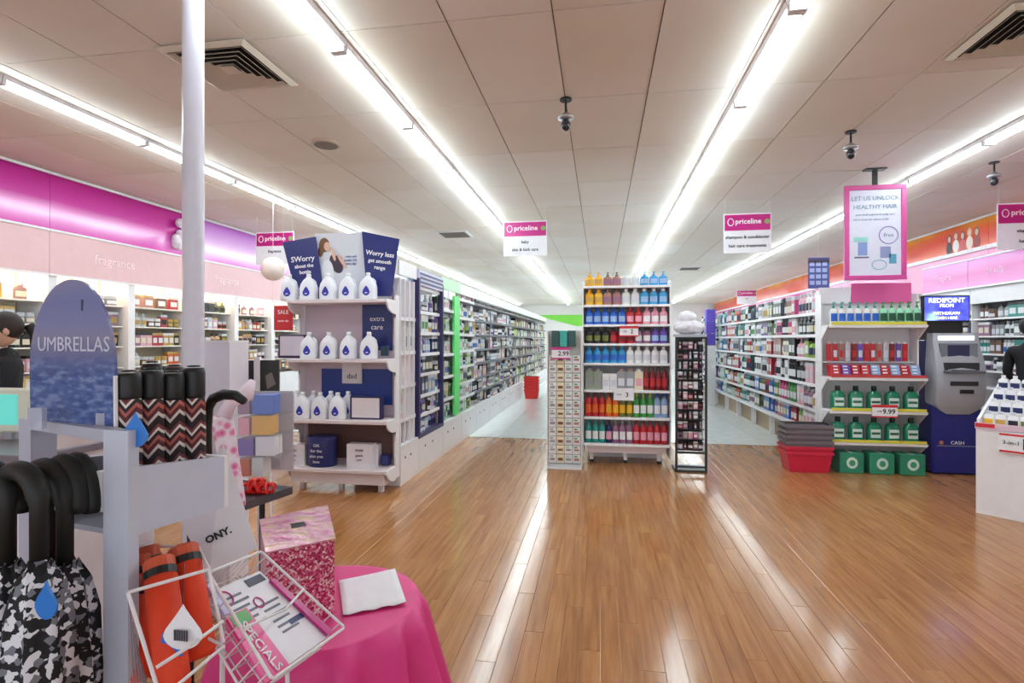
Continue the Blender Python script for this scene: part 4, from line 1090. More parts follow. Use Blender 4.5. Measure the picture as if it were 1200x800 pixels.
part('back_panel', bbox(.021, BW-.021, BD-.02, BD, 0, 1.0), M_white, t)
rl = part('top_rail', bbox(-.004, BW+.004, -.012, -.001, .685, .735), mat('pink_grey_rail', (222,190,204), .4), t)
part('red_corner', bbox(0, .12, -.016, -.0125, .70, .73), M_red, rl)
tiers = [(.03, .70), (.17, .79), (.31, .88), (.45, .97)]
for i, (b, z) in enumerate(tiers):
    part('tier', bbox(.021, BW-.021, b, b+.139, z-.015 if i else z-.015, z), M_white2, t)
    if i: part('riser', bbox(.021, BW-.021, b-.008, b-.001, tiers[i-1][1], z), M_white2, t)
sg = part('price_sign', bbox(.14, .52, -.024, -.018, .52, .68), M_paper, t)
part('red_line', bbox(.15, .51, -.027, -.0245, .655, .67), M_red, sg); part('red_line', bbox(.15, .51, -.027, -.0245, .525, .54), M_red, sg)
text('13.99', .12, M_ink, sg, tuple(bp(.40, -.0265, .595)), e1, bold=.0015); text('3-in-1', .045, M_ink, sg, tuple(bp(.22, -.0265, .60)), e1)
DIM['bottle'] = (.062, .12)
ang = math.atan2(e1.y, e1.x)
prows = [('white', 'yellow', 'gold'), ('white', 'navy', 'white'), ('white', 'navy', 'white'), ('white', 'navy', 'white')]
rn = ['front', 'second', 'third', 'back']
DIM['bottle'] = (.062, .125)
for i, (b, z) in enumerate(tiers):
    for k in range(14):
        p = bp(.06+k*.075, b+.06, z+.001)
        col, lab = ('white', 'navy') if i else ('white', ['yellow', 'gold', 'black', 'olive'][k % 4])
        prod('bottle', col, 'white' if i % 2 else 'pale', lab, tuple(p), ang, '%s from left of the small white bottles, %s row of the promotion bin' % (['first', 'second', 'third', 'fourth', 'fifth', 'sixth', 'seventh', 'eighth', 'ninth', 'tenth', 'eleventh', 'twelfth', 'thirteenth', 'last'][k], rn[i]),
             'small white bottles in the promotion bin, %s row' % rn[i], 'bottle', True, 1.0, 1.15)

# ------------------------------------------------------------------ HANGING SIGNS
def shop_sign(x0, x1, y, z0, z1, lab, l1, l2):
    t = thing('hanging_sign', lab, 'sign', ((x0+x1)/2, y, z0), 0, 'magenta and white hanging shop signs')
    zm = z0+(z1-z0)*.57; w = x1-x0; h = z1-z0
    part('board', MB().box(x0, y, z0, x1, y+.008, z1), M_paper, t)
    hd = part('header', MB().box(x0+.012, y-.003, zm, x1-.012, y, z1-.015), M_mag, t)
    zc = (zm+z1)/2
    rg = disc_pts((x0+.085, y-.005, zc), (1,0,0), (0,0,1), .035, .045, 18)
    part('ring_logo', MB().tube(rg, .005, 5, closed=True), M_wink, hd)
    text('priceline', .095*w/.6, M_wink, hd, (x0+.31*w/.6, y-.004, zc+.004), (1,0,0), bold=.0015)
    part('green_dot', MB().slab(disc_pts((x1-.05, y-.005, zc), (1,0,0), (0,0,1), .033, .033, 16), .002), mat('soft_green', (140,176,100), .5), hd)
    if l1: text(l1, .055, M_ink, t, ((x0+x1)/2, y-.002, z0+h*.40), (1,0,0), bold=.001)
    if l2: text(l2, .055, M_ink, t, ((x0+x1)/2, y-.002, z0+h*.18), (1,0,0), bold=.001)
    for xx in (x0+.02, x1-.02): part('wire', MB().tube([(xx, y+.004, z1), (xx, y+.004, CZ)], .0015, 4), M_wire, t)
Y7 = 7.3
shop_sign(xat(590, Y7), xat(641, Y7), Y7, 2.53, 3.0, 'magenta and white hanging sign over the left aisle', 'baby', 'skin & bath care')
shop_sign(xat(848, Y7), xat(904, Y7), Y7, 2.50, 3.0, 'magenta and white hanging sign over the right aisle', 'shampoo & conditioner', 'hair care treatments')
shop_sign(4.63, 5.22, Y7, 2.46, 3.01, 'magenta and white hanging sign at the right edge by the orange fascia', 'vitamins', 'health')
shop_sign(-4.99, -4.39, Y7, 2.50, 2.97, 'magenta and white hanging sign left of the navy posters', 'fragrance', '')
shop_sign(4.35, 4.95, 18.6, 2.55, 3.0, 'small distant magenta hanging sign above the right aisle shelves', 'hair', '')
# pink framed poster
px0, px1, PY = xat(989, 6.3), xat(1062, 6.3), 6.3
t = thing('framed_poster', 'pink framed white poster hanging from a black ceiling pole', 'poster', ((px0+px1)/2, PY, 2.03))
M_pf = mat('pink_frame', (208,72,150), .35)
for a in ((px0, 2.03, px1, 2.08), (px0, 2.98, px1, 3.03), (px0, 2.08, px0+.05, 2.98), (px1-.05, 2.08, px1, 2.98)):
    part('frame_rail', MB().cbox(a[0], PY-.015, a[1], a[2], PY+.015, a[3], .004), M_pf, t)
sh = part('sheet', MB().box(px0+.05, PY-.004, 2.08, px1-.05, PY+.004, 2.98), mat('pale_lilac_sheet', (226,226,244), .3), t)
M_tl = mat('teal_ink', (120,150,170), .6); xm = (px0+px1)/2
text('LET US UNLOCK', .062, M_tl, sh, (xm, PY-.006, 2.89), (1,0,0)); text('HEALTHY HAIR', .062, M_tl, sh, (xm, PY-.006, 2.80), (1,0,0))
text('your local experts in scalp care', .03, M_tl, sh, (xm, PY-.006, 2.72), (1,0,0)); text('ask in store for advice today', .03, M_tl, sh, (xm-.04, PY-.006, 2.67), (1,0,0))
part('badge', MB().tube(disc_pts((xm+.13, PY-.006, 2.50), (1,0,0), (0,0,1), .09, .09, 24), .005, 5, closed=True), mat('lilac_ink', (150,130,190), .5), sh)
text('free', .06, M_tl, sh, (xm+.13, PY-.006, 2.50), (1,0,0))
for cx, cz, w, h, c in ((xm-.12, 2.36, .09, .14, (130,150,205)), (xm+.10, 2.32, .10, .12, (140,150,190)), (xm+.17, 2.25, .07, .10, (90,160,190)), (xm-.14, 2.46, .14, .05, (150,210,205)), (xm-.13, 2.27, .14, .015, (90,80,110))):
    part('printed_product', MB().box(cx-w/2, PY-.006, cz-h/2, cx+w/2, PY-.004, cz+h/2), mat('print_%d_%d' % (c[0], c[1]), c, .5), sh)
part('emblem', MB().tube(disc_pts((xm+.04, PY-.006, 2.19), (1,0,0), (0,0,1), .07, .05, 20), .004, 5, closed=True), mat('teal_ring', (120,180,200), .5), sh)
part('pole', MB().box(xm-.02, PY-.018, 3.03, xm+.02, PY+.018, CZ), M_blackm, t)
part('pole_plate', MB().box(xm-.10, PY-.05, CZ-.012, xm+.10, PY+.05, CZ-.001), M_blackm, t)
# blue small poster
yy = 8.0; x0, x1 = xat(947, yy), xat(972, yy)
t = thing('small_poster', 'small navy poster with white columns hanging left of the pink frame', 'poster', ((x0+x1)/2, yy, 2.2))
dd = -x0*SA+yy*CA; zt, zb = H+(398-302)*dd/F, H+(398-338)*dd/F
part('board', MB().box(x0, yy, zb, x1, yy+.008, zt), mat('navy_purple_sheet', (76,84,150), .4), t)
part('header', MB().box(x0+.005, yy-.003, zt-.07, x1-.005, yy, zt-.02), mat('dark_header', (60,50,80), .4), t)
for i in range(3):
    for j in range(4): part('printed_tile', MB().box(x0+.02+i*(x1-x0-.03)/3, yy-.003, zb+.05+j*.085, x0+.01+(i+1)*(x1-x0-.03)/3-.01, yy, zb+.105+j*.085), mat('light_blue_print', (176,186,226), .5), t)
part('hanger', MB().tube([((x0+x1)/2, yy+.004, zt), ((x0+x1)/2, yy+.004, CZ)], .002, 4), M_wire, t)
# green banner on back wall
t = thing('wall_banner', 'bright green banner high on the back wall past the left aisle', 'banner', (-1.5, 28.1, 2.0))
part('panel', MB().slab([(-3.4,28.16,2.68),(.3,28.16,2.68),(.3,28.16,2.1),(-1.2,28.16,2.1)], .03), mat('bright_green', (120,206,60), .4), t)

# ------------------------------------------------------------------ LEFT WALL
FXL = -5.79
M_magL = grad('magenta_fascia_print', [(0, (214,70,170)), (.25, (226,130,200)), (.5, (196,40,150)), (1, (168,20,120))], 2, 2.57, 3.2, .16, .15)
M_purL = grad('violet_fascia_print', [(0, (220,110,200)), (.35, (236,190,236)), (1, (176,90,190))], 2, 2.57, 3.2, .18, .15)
M_pinkL = mat('soft_pink_panel', (224,182,184), .4)
def led():
    m = bpy.data.materials.new('warm_led'); m.use_nodes = True; nt = m.node_tree; nt.nodes.clear()
    e = nt.nodes.new('ShaderNodeEmission'); e.inputs[0].default_value = (1, .86, .62, 1); e.inputs[1].default_value = LED_E
    o = nt.nodes.new('ShaderNodeOutputMaterial'); nt.links.new(e.outputs[0], o.inputs[0]); return m
M_led = led()
words = {2: 'fragrance', 4: 'fragrance', 0: 'beauty'}
for i in range(5):
    y0, y1 = .95+2.0*i, 2.95+2.0*i
    t = thing('wall_fascia', '%s panel of the %s fascia along the left wall' % (['nearest', 'second', 'third', 'fourth', 'farthest'][i], 'glossy magenta' if i < 3 else 'pale violet'), 'fascia', (FXL-.1, (y0+y1)/2, 2.08), 0, 'left wall fascia panels')
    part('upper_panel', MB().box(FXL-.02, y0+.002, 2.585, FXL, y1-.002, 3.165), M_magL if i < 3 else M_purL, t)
    part('top_trim', MB().box(FXL-.02, y0+.002, 3.167, FXL+.012, y1-.002, 3.195), M_white, t)
    part('middle_trim', MB().box(FXL-.02, y0+.002, 2.56, FXL+.012, y1-.002, 2.583), M_white, t)
    part('lower_panel', MB().box(FXL-.02, y0+.002, 2.11, FXL-.003, y1-.002, 2.558), M_pinkL, t)
    part('lower_trim', MB().box(FXL-.02, y0+.002, 2.085, FXL+.006, y1-.002, 2.108), M_white, t)
    part('soffit', MB().box(XL+.005, y0+.002, 2.40, FXL-.021, y1-.002, 2.42), M_white, t)
    part('led_strip', MB().box(FXL-.075, y0+.05, 2.395-.012, FXL-.045, y1-.05, 2.395), M_led, t)
    if i in (2, 3): text('fragrance', .15, mat('pale_ink', (250,222,222), .5), t, (FXL+.001, (y0+y1)/2-.2, 2.33), (0,1,0))
M_cream = mat('cream_shelf', (240,230,206), .45)
M_creamb = mat('cream_back', (242,232,208), .5)
PRE = 'perfume_'
WZ = [.85, 1.06, 1.32, 1.57, 1.82]
palw = ['gold', 'peach', 'pink', 'rose', 'cream', 'grey', 'brown', 'mauve', 'silver', 'red', 'olive', 'yellow', 'black', 'orange']
DIM['bottle'] = (.07, .14)
for i in range(9):
    y0, y1 = 1.95+i, 2.95+i
    nmn = 'white-lit fragrance bay along the left wall, %s from the front' % BN[i]
    t = thing('fragrance_bay', nmn, 'shelving', (FXL-.2, (y0+y1)/2, 0), 0, 'lit fragrance bays on the left wall')
    part('back_panel', MB().box(XL+.01, y0+.004, .1, XL+.03, y1-.004, 2.39), M_creamb, t)
    part('divider', MB().box(XL+.031, y0+.002, 0, FXL-.022, y0+.1, 2.38), M_white, t)
    part('base', MB().box(XL+.031, y0+.101, 0, FXL-.03, y1-.002, .8), M_white, t)
    for z in WZ[1:]: part('shelf', MB().box(XL+.031, y0+.101, z-.015, FXL-.09, y1-.002, z), mat('frosted_shelf', (244,240,230), .3), t)
    part('led_strip', MB().box(XL+.034, y0+.08, 2.0, XL+.05, y1-.08, 2.02), M_led, t)
    for k, z in enumerate(WZ):
        cs = random.sample(palw, 5)
        if k == 4: cs = cs[:3]
        L = .84; n_sp = []
        used = set()
        for c in cs:
            kd = random.choice(['carton', 'bottle', 'jar', 'carton'])
            if i in (0, 8) and k < 2: continue
            n_sp.append((kd, c, random.choice(['gold', 'silver', 'black', 'white']), random.choice(['white', 'gold', 'cream', 'black']), random.choice((1, 2))))
        if n_sp: facings((FXL-.17, y0+.12), (FXL-.17, y1-.03), n_sp, '%s, %s bay of left wall' % (shelf_name(k, 5), BN[i]), math.pi/2, z+.001, False, 'nearest', 'farthest', .17)
# end panel of the fragrance wall
PRE = ''
# white cluster on the fascia by the pole
p = at(208, 263, 0)
t = thing('fascia_ornament', 'white fluffy paper ornament fixed to the magenta fascia beside the pole', 'ornament', (FXL+.06, 6.75, 2.66))
mb = MB()
for k in range(14):
    mb.ball((FXL+.06+random.uniform(-.02,.03), 6.75+random.uniform(-.13,.13), 2.88+random.uniform(-.2,.2)), random.uniform(.04,.07), 8, 6)
part('cluster', mb, M_paper, t, smooth=True)

# ------------------------------------------------------------------ POLE, plinth and counter
pp = at(226.5, 420, 2.6)
t = thing('white_pole', 'slim white round pole rising to the ceiling behind the umbrellas', 'pole', (pp.x, pp.y, 0))
o = part('shaft', MB().lathe([(.047,.02),(.047,CZ-.02)], 20, (pp.x, pp.y, 0)), mat('glossy_white_pole', (216,212,224), .25), t, smooth=False); autosmooth(o)
part('base_plate', MB().lathe([(.09,0),(.09,.012),(.05,.02)], 20, (pp.x, pp.y, 0)), M_white, t)
part('ceiling_collar', MB().lathe([(.05,CZ-.03),(.07,CZ-.02),(.07,CZ-.001)], 20, (pp.x, pp.y, 0)), M_white, t)
a, b = at(213, 400, 2.78), at(269, 400, 2.78)
t = thing('white_plinth', 'plain white square plinth standing just behind the white pole', 'plinth', ((a.x+b.x)/2, (a.y+b.y)/2+.09, 0))
q = [Vector((a.x, a.y, 0)), Vector((b.x, b.y, 0))]; dr = (q[1]-q[0]).normalized(); nr = Vector((-dr.y, dr.x, 0))*.2
zt = H-3*2.78/F
part('body', MB().hexa([q[0], q[1], q[1]+Vector((0,0,zt)), q[0]+Vector((0,0,zt))], [q[0]+nr, q[1]+nr, q[1]+nr+Vector((0,0,zt)), q[0]+nr+Vector((0,0,zt))]), mat('plinth_white', (222,216,226), .4), t)
part('cap', MB().hexa([q[0]-nr*.03+Vector((0,0,zt)), q[1]-nr*.03+Vector((0,0,zt)), q[1]-nr*.03+Vector((0,0,zt+.01)), q[0]-nr*.03+Vector((0,0,zt+.01))], [q[0]+nr*1.03+Vector((0,0,zt)), q[1]+nr*1.03+Vector((0,0,zt)), q[1]+nr*1.03+Vector((0,0,zt+.01)), q[0]+nr*1.03+Vector((0,0,zt+.01))]), M_white2, t)
# dark photo boards
for k, (p0, p1) in enumerate(((270, 297), (305, 327))):
    d = 3.1; A, B_ = at(p0, 422, d), at(p1, 461, d)
    t = thing('photo_board', ['plain black board behind the clear gift display', 'dark photo board nearest the end display'][k], 'board', ((A.x+B_.x)/2, (A.y+B_.y)/2, B_.z-.15))
    part('panel', MB().slab([at(p0,422,d), at(p1,422,d), at(p1,461,d), at(p0,461,d)], .012), mat('black_photo', (34,30,34), .3) if k == 0 else mat('dark_photo', (46,44,42), .3), t)
    if k: part('printed_shape', MB().slab([at(p0+6,440,d-.004), at(p0+13,436,d-.004), at(p0+18,450,d-.004), at(p0+8,456,d-.004)], .003), mat('grey_print', (120,110,104), .5), t)
    part('stake', MB().tube([at((p0+p1)/2, 460, d+.01), Vector((at((p0+p1)/2, 460, d).x, at((p0+p1)/2, 460, d+.01).y, 0))], .008, 6), M_wire, t)
p = at(301, 422, 3.1)
t = thing('white_divider', 'narrow white board between the two dark boards', 'board', (p.x, p.y, 0))
part('panel', MB().slab([at(297.5,418,3.1), at(304.5,418,3.1), at(304.5,465,3.1), at(297.5,465,3.1)], .02), M_white, t)
part('post', MB().tube([(p.x, p.y+.02, 0.0), (p.x, p.y+.02, 1.15)], .012, 6), M_white, t)

# service counter at far left with till and assistant
t = thing('service_counter', 'white service counter behind the umbrella stand at far left', 'counter', (-2.9, 2.0, 0))
part('front', MB().box(-3.9, 1.75, 0, -2.15, 1.79, .93), M_white2, t)
part('end_panel', MB().box(-2.19, 1.79, 0, -2.15, 2.35, .93), M_white2, t)
part('worktop', MB().cbox(-3.95, 1.72, .93, -2.12, 2.40, .965, .006), mat('grey_worktop', (120,112,120), .35), t)
tp = at(8, 490, 2.35)
t = thing('till_screen', 'off-white till monitor with a teal screen on the counter', 'monitor', (tp.x, tp.y, .966))
cx, cy = tp.x, tp.y
part('casing', MB().cbox(cx-.16, cy, 1.0, cx+.10, cy+.05, 1.19, .008), mat('cream_casing', (226,224,206), .4), t)
part('screen', MB().box(cx-.13, cy-.004, 1.035, cx+.055, cy, 1.165), mat('teal_display', (90,190,180), .3, emit=.5), t)
part('stand', MB().box(cx-.04, cy+.02, .966, cx, cy+.06, 1.01), M_grey, t)

# assistant
def person(base, rotz, label, hair_c, top_c, h=1.56, name='person', ponytail=False):
    t = thing(name, label, 'person', base, rotz)
    s = h/1.70
    J = dict(pelvis=(0,0,.95), waist=(0,0,1.10), chest=(0,.0,1.30), neck0=(0,.0,1.42), neck=(0,-.01,1.49), sl=(-.16,0,1.39), sr=(.16,0,1.39), el=(-.21,-.02,1.12), er=(.21,-.02,1.12),
             wl=(-.14,-.22,1.02), wr=(.14,-.22,1.02), hl=(-.09,0,.90), hr=(.09,0,.90), kl=(-.1,-.01,.50), kr=(.1,-.01,.50), al=(-.1,.02,.09), ar=(.1,.02,.09), tl=(-.11,-.14,.03), tr=(.11,-.14,.03))
    R = dict(pelvis=.125, waist=.11, chest=.125, neck0=.07, neck=.05, sl=.06, sr=.06, el=.043, er=.043, wl=.028, wr=.028, hl=.09, hr=.09, kl=.06, kr=.06, al=.04, ar=.04, tl=.03, tr=.03)
    E = [('pelvis','waist'),('waist','chest'),('chest','neck0'),('neck0','neck'),('chest','sl'),('chest','sr'),('sl','el'),('sr','er'),('el','wl'),('er','wr'),('pelvis','hl'),('pelvis','hr'),('hl','kl'),('hr','kr'),('kl','al'),('kr','ar'),('al','tl'),('ar','tr')]
    ks = list(J); idx = {k: i for i, k in enumerate(ks)}
    me = bpy.data.meshes.new('body'); me.from_pydata([tuple(v*s for v in J[k]) for k in ks], [(idx[a], idx[b]) for a, b in E], [])
    me.materials.append(mat(top_c[0], top_c[1], .8)); me.update()
    o = bpy.data.objects.new('clothed_body', me); COL.objects.link(o); o.parent = t
    o.modifiers.new('s', 'SKIN')
    sv = me.skin_vertices[0].data
    for k in ks: sv[idx[k]].radius = (R[k]*s, R[k]*s*(.8 if k in ('chest', 'waist', 'pelvis') else 1))
    sv[idx['pelvis']].use_root = True
    sb = o.modifiers.new('sub', 'SUBSURF'); sb.levels = 2; sb.render_levels = 2
    sk = mat('skin', (214,166,140), .5)
    # head
    hc = Vector((0, -.025, 1.60))*s
    hm = MB(); n, m = 20, 14; vs = []; fs = []
    for j in range(m+1):
        th = math.pi*j/m
        for i in range(n):
            a = 2*math.pi*i/n; x, y, z = math.sin(th)*math.cos(a), math.sin(th)*math.sin(a), math.cos(th)
            X, Y, Z = x*.075, y*.093, z*.112
            if z < -.1:
                X *= 1+.28*(z+.1); Y *= 1+.12*(z+.1)
            if y < -.8 and abs(x) < .22 and -.35 < z < .12: Y -= .018*(1-abs(x)/.22)*(1-(z+.35)/.47 if z > -.2 else .9)
            if y < -.7 and .08 < z < .28 and .2 < abs(x) < .6: Y += .006
            vs.append((hc.x+X*s, hc.y+Y*s, hc.z+Z*s))
    for j in range(m):
        for i in range(n): fs.append((j*n+i, (j+1)*n+i, (j+1)*n+(i+1) % n, j*n+(i+1) % n))
    hm.add(vs, fs)
    hd = part('head', hm, sk, t, world=False, smooth=True)
    for sx_ in (-1, 1):
        part('ear', MB().ball((hc.x+sx_*.076*s, hc.y+.01, hc.z-.005), (.010,.018,.030), 8, 6), sk, hd, world=False, smooth=True)
        e = part('eye', MB().ball((hc.x+sx_*.028*s, hc.y-.083*s, hc.z+.014*s), (.013,.008,.008), 10, 6), mat('eye_white', (230,225,220), .3), hd, world=False, smooth=True)
        part('brow', MB().ball((hc.x+sx_*.028*s, hc.y-.085*s, hc.z+.034*s), (.017,.006,.004), 8, 5), mat('brow', hair_c[1], .6), hd, world=False, smooth=True)
    part('mouth', MB().ball((hc.x, hc.y-.086*s, hc.z-.055*s), (.022,.008,.007), 10, 6), mat('lips', (176,90,86), .5), hd, world=False, smooth=True)
    hr = MB().ball((hc.x, hc.y+.022*s, hc.z+.028*s), (.088*s,.095*s,.100*s), 20, 14)
    hair = part('hair', hr, mat(hair_c[0], hair_c[1], .6), t, world=False, smooth=True)
    if ponytail: part('ponytail', MB().tube([(0,.11*s,1.64*s),(0,.15*s,1.58*s),(0,.15*s,1.48*s),(0,.13*s,1.40*s)], [.03,.034,.028,.008], 8), mat(hair_c[0], hair_c[1], .6), hair, world=False, smooth=True)
    # hands
    for sx_ in (-1, 1):
        w = Vector((sx_*.14, -.22, 1.02))*s; dv = (w-Vector((sx_*.21, -.02, 1.12))*s).normalized()
        hn = MB(); hn.ball(w+dv*.045, (.036,.045,.018), 10, 6)
        for f in range(4):
            b0 = w+dv*.08+Vector((-.027+.018*f, 0, 0)); L = [.055,.065,.06,.045][f]
            hn.tube([b0-dv*.02, b0+dv*L*.5+Vector((0,0,-.004)), b0+dv*L+Vector((0,0,-.02))], [.009,.008,.006], 6)
        hn.tube([w+dv*.02+Vector((-sx_*.03,0,0)), w+dv*.05+Vector((-sx_*.05,0,-.005)), w+dv*.08+Vector((-sx_*.055,0,-.012))], [.010,.009,.007], 6)
        part('hand', hn, sk, t, world=False, smooth=True)
    return t
pa = at(8, 400, 3.35)
person((pa.x, pa.y, 0), math.radians(-30), 'dark-haired assistant in a black top standing behind the counter', ('dark_brown_hair', (44,30,26)), ('black_uniform', (24,22,26)), h=1.55, ponytail=True)

pb = at(1207, 400, 5.3)
person((pb.x, pb.y, 0), math.radians(120), 'dark-haired person in black half cut off at the right edge behind the bin', ('near_black_hair', (26,20,20)), ('black_jacket', (20,20,24)), h=1.60)

# ------------------------------------------------------------------ FOREGROUND UMBRELLA STAND
M_st = mat('pale_grey_stand', (198,202,218), .4); M_st2 = mat('stand_front', (182,182,198), .4)
D0 = 1.0
# frame geometry: front from left (22) to corner post (118..150)
dL, dR = 1.16, 1.0
t = thing('umbrella_stand', 'pale grey umbrella stand with an oval sea sign on top', 'stand', (at(135, 600, 1.0).x, at(135, 600, 1.0).y, 0))
def down(p, z=0.0): return Vector((p.x, p.y, z))
def post(px0, px1, d0, d1, ztop, tk, m, name):
    A, B_ = at(px0, 505, d0), at(px1, 505, d1)
    dr = Vector((B_.x-A.x, B_.y-A.y, 0)).normalized(); n = Vector((-dr.y, dr.x, 0))*tk
    if n.dot(A) < 0: n = -n
    return part(name, MB().hexa([down(A,0), down(B_,0), down(B_,ztop), down(A,ztop)], [down(A,0)+n, down(B_,0)+n, down(B_,ztop)+n, down(A,ztop)+n]), m, t)
ZS = at(135, 505, 1.0).z
post(121, 150, 1.015, 1.0, ZS, .022, M_st, 'corner_post')
post(22, 36, dL, dL-.012, ZS, .05, M_st2, 'left_post')
A, B_ = at(36, 501, dL-.012), at(121, 505, 1.015)
def rail(z0, z1, tk=.04, m=M_st2, name='rail'):
    n = Vector((-(B_.y-A.y), B_.x-A.x, 0)).normalized()*tk
    if n.dot(A) < 0: n = -n
    part(name, MB().hexa([down(A,z0), down(B_,z0), down(B_,z1), down(A,z1)], [down(A,z0)+n, down(B_,z0)+n, down(B_,z1)+n, down(A,z1)+n]), m, t)
rail(ZS-.022, ZS, .03)
rail(.0, .05, .03)
bar_z = at(60, 600, 1.0).z
part('hanging_bar', MB().tube([at(-60, 588, 1.10), at(112, 597, 1.04)], .006, 8), M_st, t)
part('inner_lip', MB().slab([at(112,552,1.03), at(120,552,1.02), at(120,600,1.02), at(112,600,1.03)], .02), M_white, t)
# back panel of the stand (acrylic shelf back) left open; tray on the right
tA, tB = at(150, 548, 1.0), at(263, 535, 1.2)
bA, bB = at(150, 630, 1.0), at(263, 594, 1.2)
nrm = (tB-tA).cross(Vector((0,0,1))); nrm.z = 0; nrm.normalize()
if nrm.dot(tA) < 0: nrm = -nrm
part('tray_front', MB().hexa([bA, bB, tB, tA], [v+nrm*.012 for v in (bA, bB, tB, tA)]), M_st, t)
part('tray_floor', MB().hexa([bA+nrm*.013, bB+nrm*.013, bB+nrm*.013+Vector((0,0,.01)), bA+nrm*.013+Vector((0,0,.01))], [v+nrm*.20 for v in (bA, bB, bB+Vector((0,0,.01)), bA+Vector((0,0,.01)))]), M_st2, t)
part('tray_back', MB().hexa([v+nrm*.20 for v in (bA, bB, tB, tA)], [v+nrm*.212 for v in (bA, bB, tB, tA)]), M_st2, t)
sd = (tB-tA); sd.z = 0; sd.normalize()
part('tray_end', MB().hexa([bB, bB+nrm*.212, tB+nrm*.212, tB], [v+sd*.010 for v in (bB, bB+nrm*.212, tB+nrm*.212, tB)]), M_white, t)
# oval sign
def sea():
    tt = NT('printed_sea_photo'); g = tt.n('NewGeometry'); sx = tt.n('SeparateXYZ'); tt.l(g.outputs['Position'], sx.inputs[0])
    mr = tt.n('MapRange'); mr.inputs[1].default_value = 1.21; mr.inputs[2].default_value = 1.52; tt.l(sx.outputs[2], mr.inputs[0])
    mp = tt.n('Mapping'); mp.inputs['Scale'].default_value = (34, 34, 95); tt.l(g.outputs['Position'], mp.inputs['Vector'])
    n = tt.n('TexNoise'); n.inputs['Scale'].default_value = 1; n.inputs['Detail'].default_value = 6; tt.l(mp.outputs[0], n.inputs['Vector'])
    base = tt.ramp(mr.outputs[0], [(0, (52,84,150)), (.35, (62,92,160)), (.5, (96,102,150)), (.62, (134,130,160)), (.72, (124,126,172)), (.86, (112,118,168)), (1, (128,128,168))])
    dark = tt.ramp(n.outputs['Fac'], [(.35, (26,40,92)), (.5, (70,96,156)), (.64, (140,156,196))])
    w = tt.ramp(mr.outputs[0], [(0, (190,190,190)), (.4, (190,190,190)), (.52, (60,60,60)), (.6, (0,0,0))])
    mx = tt.n('Mix', data_type='RGBA'); tt.l(w, mx.inputs[0]); tt.l(base, mx.inputs[6]); tt.l(dark, mx.inputs[7])
    tt.l(mx.outputs[2], tt.b.inputs['Base Color']); tt.b.inputs['Roughness'].default_value = .25; return tt.m
dS = 1.10
pts = []
lft, rgt, top, bot = 34.5, 134, 327, 501
cxp = (lft+rgt)/2; 
for i in range(33):
    a = math.pi*i/32; e = abs(math.cos(a))
    pts.append((cxp+(rgt-lft)/2*math.cos(a)*(1.0), 437-(437-top)*math.sin(a)**.95))
pts = pts+[(lft+1.5, 501), (rgt-1.5, 501)]
pl = [at(px, py, dS+(cxp-px)*.0009) for px, py in pts]
sign = thing('oval_sign', 'tall rounded sign showing a blue sea with the word umbrellas', 'sign', (sum((p.x for p in pl))/len(pl), sum(p.y for p in pl)/len(pl), ZS))
part('board', MB().slab(pl, .006), sea(), sign)
xd = (at(rgt, 400, dS-.045)-at(lft, 400, dS+.045)).normalized()
text('UMBRELLAS', .042, mat('pale_lilac_lettering', (206,204,226), .4), sign, at(cxp+1, 404, dS-.003), xd)
part('printed_buoy', MB().slab([at(95,351,dS-.012), at(99,351,dS-.013), at(99,364,dS-.013), at(95,364,dS-.012)], .002), mat('printed_dark_spot', (30,28,70), .5), sign)
for p0 in (32, 112): part('clip', MB().slab([at(p0,478 if p0 < 100 else 484,dS-.035), at(p0+17,478 if p0 < 100 else 484,dS-.035), at(p0+17,503,dS-.035), at(p0,503,dS-.035)], .012), mat('clear_holder', (206,204,220), .15, alpha=.5), sign)
part('edge_rod', MB().tube([at(135.5,440,dS-.045), at(136,503,dS-.045)], .004, 6), M_wire, sign)

